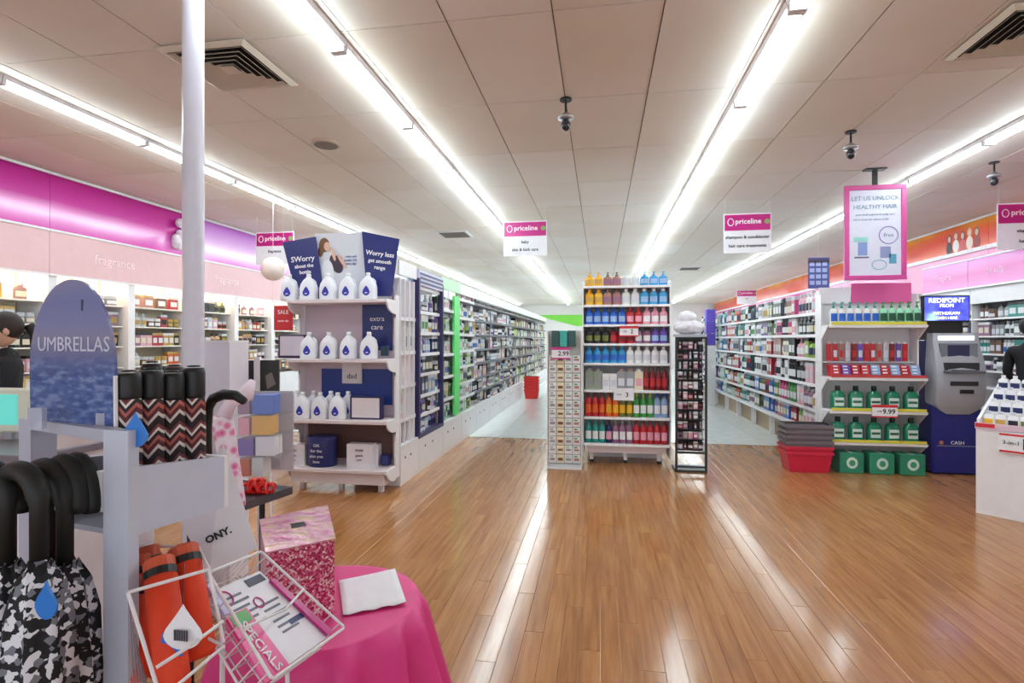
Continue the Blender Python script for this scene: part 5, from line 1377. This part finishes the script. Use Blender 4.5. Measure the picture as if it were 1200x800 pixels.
# crook-handled umbrellas hanging
M_foam = mat('black_foam_handle', (20,22,20), .55)
def bw_pattern(name, cols, scale, chev=False):
    tt = NT(name); tc = tt.n('TexCoord')
    if not chev:
        v = tt.n('TexVoronoi', feature='F1', distance='MANHATTAN'); v.inputs['Scale'].default_value = scale; tt.l(tc.outputs['Object'], v.inputs['Vector'])
        sx = tt.n('SeparateColor'); tt.l(v.outputs['Color'], sx.inputs[0])
        tt.l(tt.ramp(sx.outputs[0], cols, 'CONSTANT'), tt.b.inputs['Base Color'])
    tt.b.inputs['Roughness'].default_value = .7; return tt.m
M_bw = bw_pattern('black_white_triangle_fabric', [(0, (14,14,18)), (.42, (226,226,232)), (.72, (120,122,132)), (.86, (24,24,28))], 85)
M_btag = mat('blue_swing_tag', (30,120,210), .4)
def crook_umbrella(px, d, pxtip, k, lab, ytop=546, tagged=False):
    base = at(px, 650, d)
    t = thing('crook_umbrella', lab, 'umbrella', (base.x, base.y, base.z-.45), 0, 'crook-handled umbrellas with black and white fabric')
    P0 = at(px, 660, d); P1 = at(px, 592, d); T = at(pxtip, 592, d-.05*(1 if pxtip > px else -1))
    mid = (P1+T)/2; r = (T-P1)/2; up = Vector((0,0,1))*((592-ytop)*d/F)
    arc = [mid-r*math.cos(a)+up*math.sin(a) for a in [math.pi*i/12 for i in range(13)]]
    pts = [P0, P1]+arc[1:]
    # extend the tip a little
    pts.append(arc[-1]+Vector((0,0,-.012)))
    hdl = part('handle', MB().tube(pts, [.0135]*2+[.0175]*(len(pts)-3)+[.015], 12), M_foam, t, smooth=True)
    part('shaft', MB().tube([P0+Vector((0,0,.02)), P0+Vector((0,0,-.10))], .006, 8), M_blackm, t)
    # folded canopy: fluted cone
    mb = MB(); n = 24; vs = []; fs = []
    lv = [(0,.016),(-.03,.032),(-.09,.044),(-.20,.050),(-.34,.044),(-.48,.028),(-.56,.012)]
    for z, R in lv:
        for i in range(n):
            a = 2*math.pi*i/n; rr = R*(1+.16*math.cos(8*a+k)+.05*math.sin(3*a+z*20))
            vs.append((P0.x+rr*math.cos(a), P0.y+rr*math.sin(a), P0.z+z+.008*math.cos(8*a)*(z == 0)))
    for j in range(len(lv)-1):
        for i in range(n): fs.append((j*n+i, (j+1)*n+i, (j+1)*n+(i+1) % n, j*n+(i+1) % n))
    fs.append(tuple(range(n))); fs.append(tuple((len(lv)-1)*n+i for i in reversed(range(n))))
    part('canopy', mb.add(vs, fs), M_bw, t, smooth=True)
    part('ferrule', MB().tube([P0+Vector((0,0,-.55)), P0+Vector((0,0,-.62))], .005, 6), M_chrome, t)
    if tagged:
        c = at(53, 708, d-.075)
        tp_ = [c+Vector((0.020*math.sin(a)*(1 if math.cos(a) < .2 else (1-math.cos(a))*1.1), -.0, .024*math.cos(a) if math.cos(a) < 0 else .036*math.cos(a))) for a in [2*math.pi*i/20 for i in range(20)]]
        part('tag', MB().slab(tp_, .004), M_btag, t)
crook_umbrella(8, .95, -34, 1, 'leftmost crook umbrella with black and white fabric, cut by the frame edge', 548)
crook_umbrella(46, .93, -4, 2, 'nearest crook umbrella, black and white with a blue tag', 550, True)
crook_umbrella(76, .985, 26, 0, 'crook umbrella just right of the blue-tagged one, its handle curving left', 546)
crook_umbrella(56, 1.05, 92, 3, 'fourth crook umbrella from left, its handle curving right behind the others', 543)
crook_umbrella(72, 1.07, 107, 4, 'rightmost crook umbrella with black and white fabric, beside the grey post', 541)

# chevron compact umbrellas in the tray
def chev_mat():
    tt = NT('zigzag_fabric'); tc = tt.n('TexCoord'); sx = tt.n('SeparateXYZ'); tt.l(tc.outputs['Object'], sx.inputs[0])
    xx = tt.math('ADD', sx.outputs[0], tt.math('MULTIPLY', sx.outputs[1], .6))
    zig = tt.math('PINGPONG', xx, .019)
    f = tt.math('FRACT', tt.math('MULTIPLY', tt.math('SUBTRACT', sx.outputs[2], tt.math('MULTIPLY', zig, 1.1)), 15))
    c = tt.ramp(f, [(0, (38,24,30)), (.18, (214,202,196)), (.30, (92,36,44)), (.46, (180,92,80)), (.58, (40,26,34)), (.72, (226,216,208)), (.82, (120,52,60)), (.93, (30,22,28))], 'CONSTANT')
    tt.l(c, tt.b.inputs['Base Color']); tt.b.inputs['Roughness'].default_value = .7; return tt.m
M_chev = chev_mat()
def compact(px, d, ytop, ybody, ybot, rpx, lab, m, capm, grp, tilt=(0,0), tagm=None, tag_at=None):
    a = at(px, ybot, d); b = at(px+tilt[0], ybody, d+tilt[1]); c = at(px+tilt[0]*1.15, ytop, d+tilt[1]*1.1); r = rpx*d/F
    t = thing('compact_umbrella', lab, 'umbrella', (a.x, a.y, a.z), 0, grp)
    n = 20; ax = (b-a).normalized()
    up = ax
    pts = [a+(b-a)*k for k in (0, .04, .3, .6, .9, 1)]
    o = part('sleeve', MB().tube(pts, [r*.8, r*.96, r*1.0, r*1.02, r*.98, r*.9], n), m, t, smooth=True)
    cp = [b-(ax*.002), b+(c-b)*.08, b+(c-b)*.85, c]
    part('handle', MB().tube(cp, [r*.9, r*.97, r*.97, r*.86], n), capm, t, smooth=True)
    part('wrist_cord', MB().tube([c+Vector((r*.5*math.cos(q), r*.5*math.sin(q), .004)) for q in [2*math.pi*i/12 for i in range(12)]], .0018, 5, closed=True), M_black, t)
    if tagm:
        p = at(tag_at[0], tag_at[1], tag_at[2]); R = tag_at[3]
        tp_ = []
        for i in range(20):
            q = 2*math.pi*i/20; x, z = math.sin(q), math.cos(q)
            if z > 0: x *= (1-z*.85); z *= 1.7
            tp_.append(p+Vector((CA*x*R, SA*x*R, z*R)))
        g = part('tag', MB().slab(tp_, .003), tagm, t)
        return t, g
    return t, None
M_bh = mat('black_rubber_handle', (24,24,26), .45)
gch = 'zigzag compact umbrellas standing in the tray'
specs = [(151, 1.08, 437, 466, 585, 13.5, 'leftmost zigzag compact umbrella in the tray, behind the blue tag'), (177, 1.125, 434, 466, 580, 13.5, 'second zigzag compact umbrella from left in the tray'),
         (202, 1.165, 437, 467, 574, 13, 'third zigzag compact umbrella from left, maroon and white'), (227, 1.205, 431, 465, 570, 12.5, 'rightmost zigzag compact umbrella in the tray')]
for i, (px, d, yt, yb, yo, r, lab) in enumerate(specs):
    compact(px, d, yt, yb, yo, r, lab, M_chev, M_bh, gch, (0, 0), M_btag if i == 0 else None, (158, 509, 1.015, .024))
compact(178, 1.21, 426, 460, 560, 11.5, 'zigzag compact umbrella in the back row, left one', M_chev, M_bh, gch)
compact(204, 1.255, 430, 460, 560, 11, 'zigzag compact umbrella in the back row, right one', M_chev, mat('dark_maroon_handle', (50,20,22), .5), gch)
# loose black crook handle right of the tray
t = thing('crook_umbrella', 'black crook umbrella handle poking out right of the zigzag umbrellas', 'umbrella', tuple(at(243, 560, 1.28)))
part('handle', MB().tube([at(243,545,1.28), at(243,500,1.28), at(244,478,1.28), at(250,467,1.27), at(262,462,1.25), at(276,463,1.23), at(286,470,1.22)], [.010,.010,.011,.012,.012,.011,.009], 10), M_foam, t, smooth=True)
part('shaft', MB().tube([at(243,544,1.28), at(243,575,1.28)], .005, 6), M_blackm, t)

# orange umbrellas in the wire basket below
M_or = mat('orange_red_fabric', (226,62,22), .7); M_oc = mat('orange_cap', (200,80,44), .5)
gor = 'orange compact umbrellas in the wire basket'
osp = [(176, .98, 700, 716, 830, 15, (-12, .03), 'lower left orange compact umbrella, cut off by the grey post'),
       (208, 1.00, 668, 690, 828, 17, (-22, .05), 'middle orange compact umbrella with a dark band'),
       (228, 1.05, 632, 652, 790, 16.5, (-14, .05), 'right orange compact umbrella carrying the white drop tag')]
def orange(px0, py0, d0, px1, py1, d1, r, lab, tg=False):
    a, b = at(px0, py0, d0), at(px1, py1, d1); ax = (b-a).normalized(); R = r*d1/F
    t = thing('compact_umbrella', lab, 'umbrella', tuple(a), 0, gor)
    part('sleeve', MB().tube([a, a+ax*.01, a+(b-a)*.5, b-ax*.035], [R*.7, R*.95, R, R], 20), M_or, t, smooth=True)
    part('dark_band', MB().tube([b-ax*.036, b-ax*.022], [R*1.03, R*1.03], 20), M_black, t)
    part('end_cap', MB().tube([b-ax*.0215, b-ax*.004, b], [R*.98, R*.98, R*.84], 20), M_oc, t, smooth=False)
    return t
orange(160, 800, 1.02, 159, 676, 1.09, 13, 'lowest left orange compact umbrella beside the grey post')
orange(205, 812, .93, 186, 655, 1.04, 17, 'middle orange compact umbrella in the wire basket')
orange(236, 770, 1.02, 214, 640, 1.10, 16.5, 'right orange compact umbrella behind the white drop tag')
orange(190, 790, 1.12, 170, 640, 1.17, 15, 'back orange compact umbrella, its cap topmost on the left')
orange(170, 780, 1.1, 160, 650, 1.14, 14, 'back left orange compact umbrella under the topmost cap')
# white drop tag hanging in front
p = at(214, 742, .93)
t = thing('swing_tag', 'white drop-shaped barcode tag in front of the orange umbrellas', 'tag', (p.x, p.y, p.z-.04))
tp_ = []
for i in range(22):
    q = 2*math.pi*i/22; x, z = math.sin(q), math.cos(q)
    if z > 0: x *= (1-z*.9); z *= 1.75
    tp_.append(p+Vector((CA*x*.034, SA*x*.034, z*.028)))
part('card', MB().slab(tp_, .002), M_paper, t)
bars = MB()
for k in range(6): bars.box(p.x-.012+k*.0046, p.y-.006, p.z-.010, p.x-.0096+k*.0046, p.y-.004, p.z+.008)
part('barcode', bars, mat('grey_ink', (70,66,76), .6), t)
part('thread', MB().tube([p+Vector((0,0,.046)), at(216, 660, 1.03)], .001, 4), M_black, t)
tb_ = thing('swing_tag', 'blue tag half hidden behind the white drop tag', 'tag', tuple(at(198, 765, .95)))
part('card', MB().slab([at(190,742,.945), at(200,738,.945), at(214,768,.945), at(196,772,.945), at(187,760,.945)], .002), M_btag, tb_)

# wire basket for the orange umbrellas
def wires(groups, m, par, name='wire_frame', r=.0032):
    for g in groups:
        part(name, MB().tube([at(*p) for p in g], r, 6), m, par)
t = thing('wire_basket', 'white wire basket holding the orange umbrellas on the stand', 'basket', tuple(at(200, 800, .97)))
wires([[(150,694,.93), (245,667,1.02)], [(150,694,.93), (192,830,.9)], [(245,667,1.02), (262,752,1.0)],
       [(183,782,.88), (222,757,.91), (261,728,.99)], [(205,805,.9), (262,757,1.0), (232,742,1.04)], [(245,667,1.02), (232,640,1.2), (150,640,1.18)]], M_wire, t, 'rim_wire', .0032)
for k in range(6):
    wires([[(150+2+k*3, 715+k*14, .94+.01*k), (150+8+k*5, 830, .93+.01*k)]], mat('grey_wire', (150,150,158), .4, .6), t, 'side_wire', .0016)
# wire basket with catalogues
t = thing('wire_basket', 'tilted white wire basket holding catalogues in front of the pink table', 'basket', tuple(at(320, 800, 1.1)))
Q = [(244,671,1.10), (306,646,1.28), (404,735,1.24), (319,796,1.02)]
_a, _b, _d = at(*Q[0]), at(*Q[1]), at(*Q[3]); _n = (_b-_a).cross(_d-_a); _r = at(Q[2][0], Q[2][1], 1.0)-Vector((0,0,H))
_c = Vector((0,0,H))+_r*(_n.dot(_a-Vector((0,0,H)))/_n.dot(_r))
def qp(u, v, drop=0):
    a, b, c, d = _a, _b, _c, _d
    p = (a*(1-u)+b*u)*(1-v)+(d*(1-u)+c*u)*v
    n = (b-a).cross(d-a).normalized()
    if n.z > 0: n = -n
    return p+n*drop
def qline(pts, r, nm, m=M_wire): part(nm, MB().tube([qp(*q) for q in pts], r, 6, closed=False), m, t)
part('rim', MB().tube([qp(0.02,0), qp(.98,0), qp(1,.02), qp(1,.98), qp(.98,1), qp(.02,1), qp(0,.98), qp(0,.02)], .0032, 8, closed=True), M_wire, t)
part('lower_rim', MB().tube([qp(0.04,.02,.07), qp(.96,.02,.07), qp(.96,.98,.07), qp(.04,.98,.07)], .003, 6, closed=True), M_wire, t)
for k in range(9):
    v = .06+k*.11; qline([(0, v, 0), (.04, v, .07), (.96, v, .07), (1, v, 0)], .0015, 'cross_wire')
for k in range(7):
    u = .1+k*.13; qline([(u, 0, 0), (u, .02, .07), (u, .98, .07), (u, 1, 0)], .0015, 'long_wire')
part('front_bar', MB().tube([qp(0,.55,-.004), qp(.45,.60,-.02), qp(.98,.50,-.004)], .003, 6), M_wire, t)
part('stand_leg', MB().tube([qp(.5,.97,.07), Vector((qp(.5,.97,.07).x+.03, qp(.5,.97,.07).y, 0))], .005, 6), M_wire, t)
part('stand_leg', MB().tube([qp(.3,.3,.07), Vector((qp(.3,.3,.07).x-.05, qp(.3,.3,.07).y+.05, 0))], .005, 6), M_wire, t)
# catalogues
def cat_print(nm, label, u0, u1, v0, v1, drop, body_m, extras):
    c = thing(nm, label, 'catalogue', tuple(qp((u0+u1)/2, v1, drop)))
    def quad(a0, a1, b0, b1, dr): return [qp(a0,b0,dr), qp(a1,b0,dr), qp(a1,b1,dr), qp(a0,b1,dr)]
    part('cover', MB().slab(quad(u0, u1, v0, v1, drop), .006), body_m, c)
    for (a0, a1, b0, b1, m, pn) in extras:
        A0, A1 = u0+(u1-u0)*a0, u0+(u1-u0)*a1; B0, B1 = v0+(v1-v0)*b0, v0+(v1-v0)*b1
        part(pn, MB().slab(quad(A0, A1, B0, B1, drop-.0014), .001), m, c)
    return c
inkg = mat('grey_text', (120,120,136), .6); M_lil = mat('lilac_cover', (190,188,226), .4)
ex = []
for r in range(6):
    ex.append((.10, .42+.06*(r % 2), .12+.07*r, .145+.07*r, inkg, 'text_line'))
    ex.append((.52, .86-.06*(r % 2), .34+.07*r, .365+.07*r, inkg, 'text_line'))
ex += [(.60,.95,.03,.12, mat('dark_block', (80,76,96), .5), 'printed_block'), (.70,.94,.62,.68, M_navy, 'printed_block')]
cc = cat_print('catalogue', 'white price list with grey text and pink rings in the wire basket', .08, .95, .12, .96, .030, mat('white_gloss_paper', (236,232,240), .3), ex)
xd = (qp(1,.5)-qp(0,.5)).normalized(); yd = (qp(.5,0)-qp(.5,1)).normalized()
for (u, v, r) in ((.22, .22, .016), (.55, .38, .013)):
    part('pink_ring', MB().tube(disc_pts(qp(u, v, .028), xd, yd, r, r, 18), .0015, 5, closed=True), M_mag, cc)
cat2 = cat_print('catalogue', 'pink catalogue with white lettering lying left of the price list', .02, .30, .38, .98, .018, mat('pink_cover', (226,70,140), .3), [(.1,.9,.02,.2, mat('green_leaf_print', (110,180,110), .5), 'printed_block')])
text('SPECIALS', .030, M_wink, cat2, qp(.16, .72, .0155), -yd, xd)
cat_print('catalogue', 'lilac catalogue showing at the left edge of the wire basket', .02, .13, .06, .36, .018, M_lil, [])
cat_print('catalogue', 'magenta leaflet showing at the right edge of the wire basket', .9, .985, .25, .95, .022, M_mag, [])

# white board with lettering behind
t = thing('white_board', 'white leaning card printed ONY behind the wire baskets', 'sign', tuple(at(250, 672, 1.35)))
part('card', MB().slab([at(262,520,1.42), at(302,642,1.38), at(245,674,1.30), at(205,600,1.34)], .006), mat('white_card', (232,230,238), .4), t)
text('ONY.', .024, M_ink, t, at(256, 627, 1.335), at(270,620,1.35)-at(240,634,1.32), at(250,600,1.35)-at(256,640,1.335), bold=.001)
p = at(250, 672, 1.30); part('prop', MB().tube([at(262,655,1.35), down(at(258,655,1.30))], .006, 6), M_wire, t)

# pink table, box, sheet
TC = at(385, 706, 1.75); TR = .285; TZ = TC.z
t = thing('round_table', 'small round table hidden under a pink cloth', 'table', (TC.x, TC.y, 0))
part('tabletop', MB().lathe([(TR-.004,TZ-.03),(TR-.004,TZ-.004)], 32, (TC.x, TC.y, 0)), M_white2, t)
part('leg', MB().tube([(TC.x, TC.y, .02), (TC.x, TC.y, TZ-.03)], .03, 12), M_grey, t)
part('foot_plate', MB().lathe([(.18,0),(.18,.015),(.04,.03)], 24, (TC.x, TC.y, 0)), M_grey, t)
mb = MB(); n = 120; vs = []; fs = []
rings = [(0,.0,0)]+[(r_, 0, 0) for r_ in (.3, .6, .85, 1.0)]
lv = []
for k in (.35, .7, .95, 1.0): lv.append((TR*k, TZ, 0))
for q in range(1, 10):
    z = TZ-q*(TZ-.03)/9; lv.append((TR+.012+.010*q, z, .006+.0062*q))
for R, z, amp in lv:
    for i in range(n):
        a = 2*math.pi*i/n; w = math.cos(13*a)+.5*math.cos(21*a+1.3)+.3*math.cos(5*a)
        rr = R+amp*w; vs.append((TC.x+rr*math.cos(a), TC.y+rr*math.sin(a), z))
for j in range(len(lv)-1):
    for i in range(n): fs.append((j*n+i, (j+1)*n+i, (j+1)*n+(i+1) % n, j*n+(i+1) % n))
fs.append(tuple(range(n)))
M_cloth = mat('pink_satin_cloth', (222,56,132), .5)
cl_ = flat('tablecloth', mb.add(vs, fs), M_cloth, 'bright pink cloth draped over the small round table', 'tablecloth', smooth=True)
so = cl_.modifiers.new('s', 'SOLIDIFY'); so.thickness = .002; so.offset = 1
# sequinned box
def sequin():
    tt = NT('pink_sequin_wrap'); tc = tt.n('TexCoord'); v = tt.n('TexVoronoi'); v.inputs['Scale'].default_value = 170; tt.l(tc.outputs['Object'], v.inputs['Vector'])
    s = tt.n('SeparateColor'); tt.l(v.outputs['Color'], s.inputs[0])
    tt.l(tt.ramp(s.outputs[0], [(0, (150,30,70)), (.35, (206,60,110)), (.65, (228,120,160)), (.85, (240,200,210)), (1, (250,240,240))]), tt.b.inputs['Base Color'])
    tt.b.inputs['Metallic'].default_value = .35; tt.b.inputs['Roughness'].default_value = .28
    b = tt.n('Bump'); b.inputs['Strength'].default_value = .6; b.inputs['Distance'].default_value = .004; tt.l(s.outputs[1], b.inputs['Height']); tt.l(b.outputs[0], tt.b.inputs['Normal']); return tt.m
M_seq = sequin()
bz = TZ+.003; hz = None
c1 = at(316, 722, 1.62); c2 = at(398, 714, 1.70)
def fl_(v): return Vector((v.x, v.y, bz))
f1, f2, g2, g1 = fl_(at(312,648,1.56)), fl_(at(392,632,1.668)), fl_(at(383,592,2.0)), fl_(at(305,610,1.84))
hh = at(312,648,1.56).z-bz; ex_ = (f2-f1).normalized(); ey_ = (g1-f1).normalized(); wd = (f2-f1).length
U = Vector((0,0,hh))
t = thing('raffle_box', 'tall pink sequinned box with a square slot in its top', 'box', tuple((f1+g2)/2))
part('carton', MB().hexa([f1, f2, f2+U, f1+U], [g1, g2, g2+U, g1+U]), M_seq, t)
def foil():
    tt = NT('pale_pink_foil'); tc = tt.n('TexCoord'); n = tt.n('TexNoise'); n.inputs['Scale'].default_value = 22; n.inputs['Detail'].default_value = 4; tt.l(tc.outputs['Object'], n.inputs['Vector'])
    tt.l(tt.ramp(n.outputs['Fac'], [(.3, (216,120,170)), (.5, (240,190,206)), (.7, (226,200,150))]), tt.b.inputs['Base Color']); tt.b.inputs['Metallic'].default_value = .4; tt.b.inputs['Roughness'].default_value = .22
    b = tt.n('Bump'); b.inputs['Strength'].default_value = .8; b.inputs['Distance'].default_value = .01; tt.l(n.outputs['Fac'], b.inputs['Height']); tt.l(b.outputs[0], tt.b.inputs['Normal']); return tt.m
o_ = U*1.001; e3 = Vector((0,0,.004))
tl_ = part('foil_top', MB().hexa([f1-ex_*.003-ey_*.003+o_, f2+ex_*.003-ey_*.003+o_, f2+ex_*.003-ey_*.003+o_+e3, f1-ex_*.003-ey_*.003+o_+e3], [g1-ex_*.003+ey_*.003+o_, g2+ex_*.003+ey_*.003+o_, g2+ex_*.003+ey_*.003+o_+e3, g1-ex_*.003+ey_*.003+o_+e3]), foil(), t)
m0 = f1+ex_*wd*.44+ey_*wd*.85+o_+e3
part('slot', MB().hexa([m0, m0+ex_*.045, m0+ex_*.045+Vector((0,0,.001)), m0+Vector((0,0,.001))], [m0+ey_*.045, m0+ex_*.045+ey_*.045, m0+ex_*.045+ey_*.045+Vector((0,0,.001)), m0+ey_*.045+Vector((0,0,.001))]), M_black, tl_)
sh = thing('paper_sheet', 'curled white paper sheet lying on the pink cloth', 'paper', tuple(at(436, 692, 1.8)))
def gp(px, py):  # on table top height
    h = H-(TZ+.006); d = h*F/(py-398); return at(px, py, d)
a, b, c, d = gp(397, 680), gp(463, 667), gp(476, 708), gp(402, 722)
vs = []; fs = []; N = 10
for j in range(N+1):
    for i in range(N+1):
        u, v = i/N, j/N; p = (a*(1-u)+b*u)*(1-v)+(d*(1-u)+c*u)*v
        p.z += .006*abs(math.sin(u*9+v*2))*v+.003*u*u
        vs.append(p)
for j in range(N):
    for i in range(N): q = j*(N+1)+i; fs.append((q, q+1, q+N+2, q+N+1))
o = part('sheet', MB().add(vs, fs), M_paper, sh, smooth=True); o.modifiers.new('s', 'SOLIDIFY').thickness = .0008

# clear gift display behind: acrylic case on a dark shelf
t = thing('gift_shelf', 'dark grey shelf edge carrying the clear gift display', 'shelf', tuple(at(300, 600, 2.1)))
za = at(343, 574, 2.2).z
A1, A2 = at(262, 604, 1.95), at(343, 574, 2.25); A1.z = za-.0; A2.z = za
n_ = Vector((-(A2.y-A1.y), A2.x-A1.x, 0)).normalized()*.34
if n_.dot(Vector((-1,0,0))) < 0: n_ = -n_
part('board', MB().hexa([A1-Vector((0,0,.03)), A2-Vector((0,0,.03)), A2, A1], [A1+n_-Vector((0,0,.03)), A2+n_-Vector((0,0,.03)), A2+n_, A1+n_]), mat('dark_grey_shelf', (78,72,78), .4), t)
for q in (A1+n_*.5, A2+n_*.5): part('leg', MB().tube([Vector((q.x, q.y, 0)), Vector((q.x, q.y, za-.03))], .012, 8), M_blackm, t)
M_acr = mat('clear_acrylic', (225,225,232), .08, alpha=.10)
dG = 2.38
t = thing('acrylic_case', 'clear acrylic case of bright ribbons and small gifts', 'display case', tuple(at(305, 585, dG)))
G0, G1 = at(272, 590, dG), at(328, 590, dG); gz0 = za+.001; gz1 = at(300, 462, dG).z
drx = (G1-G0); drx.z = 0; drx.normalize(); dry = Vector((-drx.y, drx.x, 0)); gw = (G1-G0).length
def gbox(a0, a1, b0, b1, z0, z1):
    o0 = Vector((G0.x, G0.y, 0))
    P_ = lambda a_, b_, z_: o0+drx*a_+dry*b_+Vector((0,0,z_))
    return MB().hexa([P_(a0,b0,z0),P_(a1,b0,z0),P_(a1,b0,z1),P_(a0,b0,z1)], [P_(a0,b1,z0),P_(a1,b1,z0),P_(a1,b1,z1),P_(a0,b1,z1)])
part('pane', gbox(0, gw, 0, .004, gz0, gz1), M_acr, t); part('pane', gbox(0, .004, .005, .16, gz0, gz1), M_acr, t)
part('pane', gbox(gw-.004, gw, .005, .16, gz0, gz1), M_acr, t); part('back_pane', gbox(.005, gw-.005, .156, .16, gz0, gz1), mat('frosted_back', (190,184,190), .4), t)
lvz = [gz0+(gz1-gz0)*k/4 for k in range(4)]
for z in lvz[1:]: part('shelf', gbox(.005, gw-.005, .006, .155, z-.004, z), M_acr, t)
cols = [[('orange', .3), ('clear', .3)], [('purple', .4), ('white', .5)], [('pink', .3), ('yellow', .5)], [('mauve', .3), ('blue', .55)]]
for k, z in enumerate(lvz):
    x = .01
    for j, (c, w) in enumerate(cols[k]):
        ww = (gw-.03)*w*.95
        o = flat('gift_pack', gbox(x, x+ww, .03, .11, z+.001, z+.075+.01*j), cm(c, .3), '%s gift pack on the %s level of the acrylic case' % (NICE.get(c, c), ['lowest', 'second', 'third', 'top'][k]), 'gift')
        x += ww+.01
# red bows in front
for k, (px, py) in enumerate(((292, 577), (303, 572), (313, 577), (301, 566))):
    p = at(px, py, 2.15); p.z = max(p.z, za+.022)
    t = thing('ribbon_bow', '%s shiny red ribbon bow on the dark shelf' % ['left', 'middle', 'right', 'topmost'][k], 'bow', tuple(p), 0, 'red ribbon bows')
    for j in range(6):
        a = j*math.pi/3+k
        lp_ = [p+Vector((math.cos(a)*.024*(1-math.cos(q))*.5*1.3+.004*math.sin(a)*math.sin(q), math.sin(a)*.024*(1-math.cos(q))*.5*1.3, .016*math.sin(q))) for q in [2*math.pi*i/10 for i in range(10)]]
        part('loop', MB().tube(lp_, .006, 5, closed=True), mat('red_ribbon', (226,36,28), .25), t, smooth=True)
# pink and white gift bag hanging right of tray
t = thing('gift_bag', 'long pink and white patterned bag beside the umbrella tray', 'bag', tuple(at(272, 585, 1.9)))
def bagm():
    tt = NT('pink_white_print'); tc = tt.n('TexCoord'); n = tt.n('TexVoronoi'); n.inputs['Scale'].default_value = 34; tt.l(tc.outputs['Object'], n.inputs['Vector'])
    tt.l(tt.ramp(n.outputs['Distance'], [(0, (214,60,130)), (.35, (236,150,190)), (.55, (240,226,236)), (1, (246,240,246))]), tt.b.inputs['Base Color']); tt.b.inputs['Roughness'].default_value = .4; return tt.m
part('sleeve', MB().hexa([at(266,598,1.85), at(288,592,1.9), at(272,486,1.9), at(247,492,1.85)], [at(266,590,1.97), at(288,585,2.02), at(272,482,2.02), at(247,488,1.97)]), bagm(), t)
part('gathered_top', MB().tube([at(262,490,1.9), at(270,472,1.92), at(288,462,1.95), at(296,446,1.98)], [.028,.02,.032,.012], 10), mat('pale_pink_tissue', (236,214,226), .5), t, smooth=True)
part('hook', MB().tube([at(262,490,1.93), at(250,492,1.93), at(245,560,1.93), down(at(245,560,1.93))], .004, 6), M_wire, t)
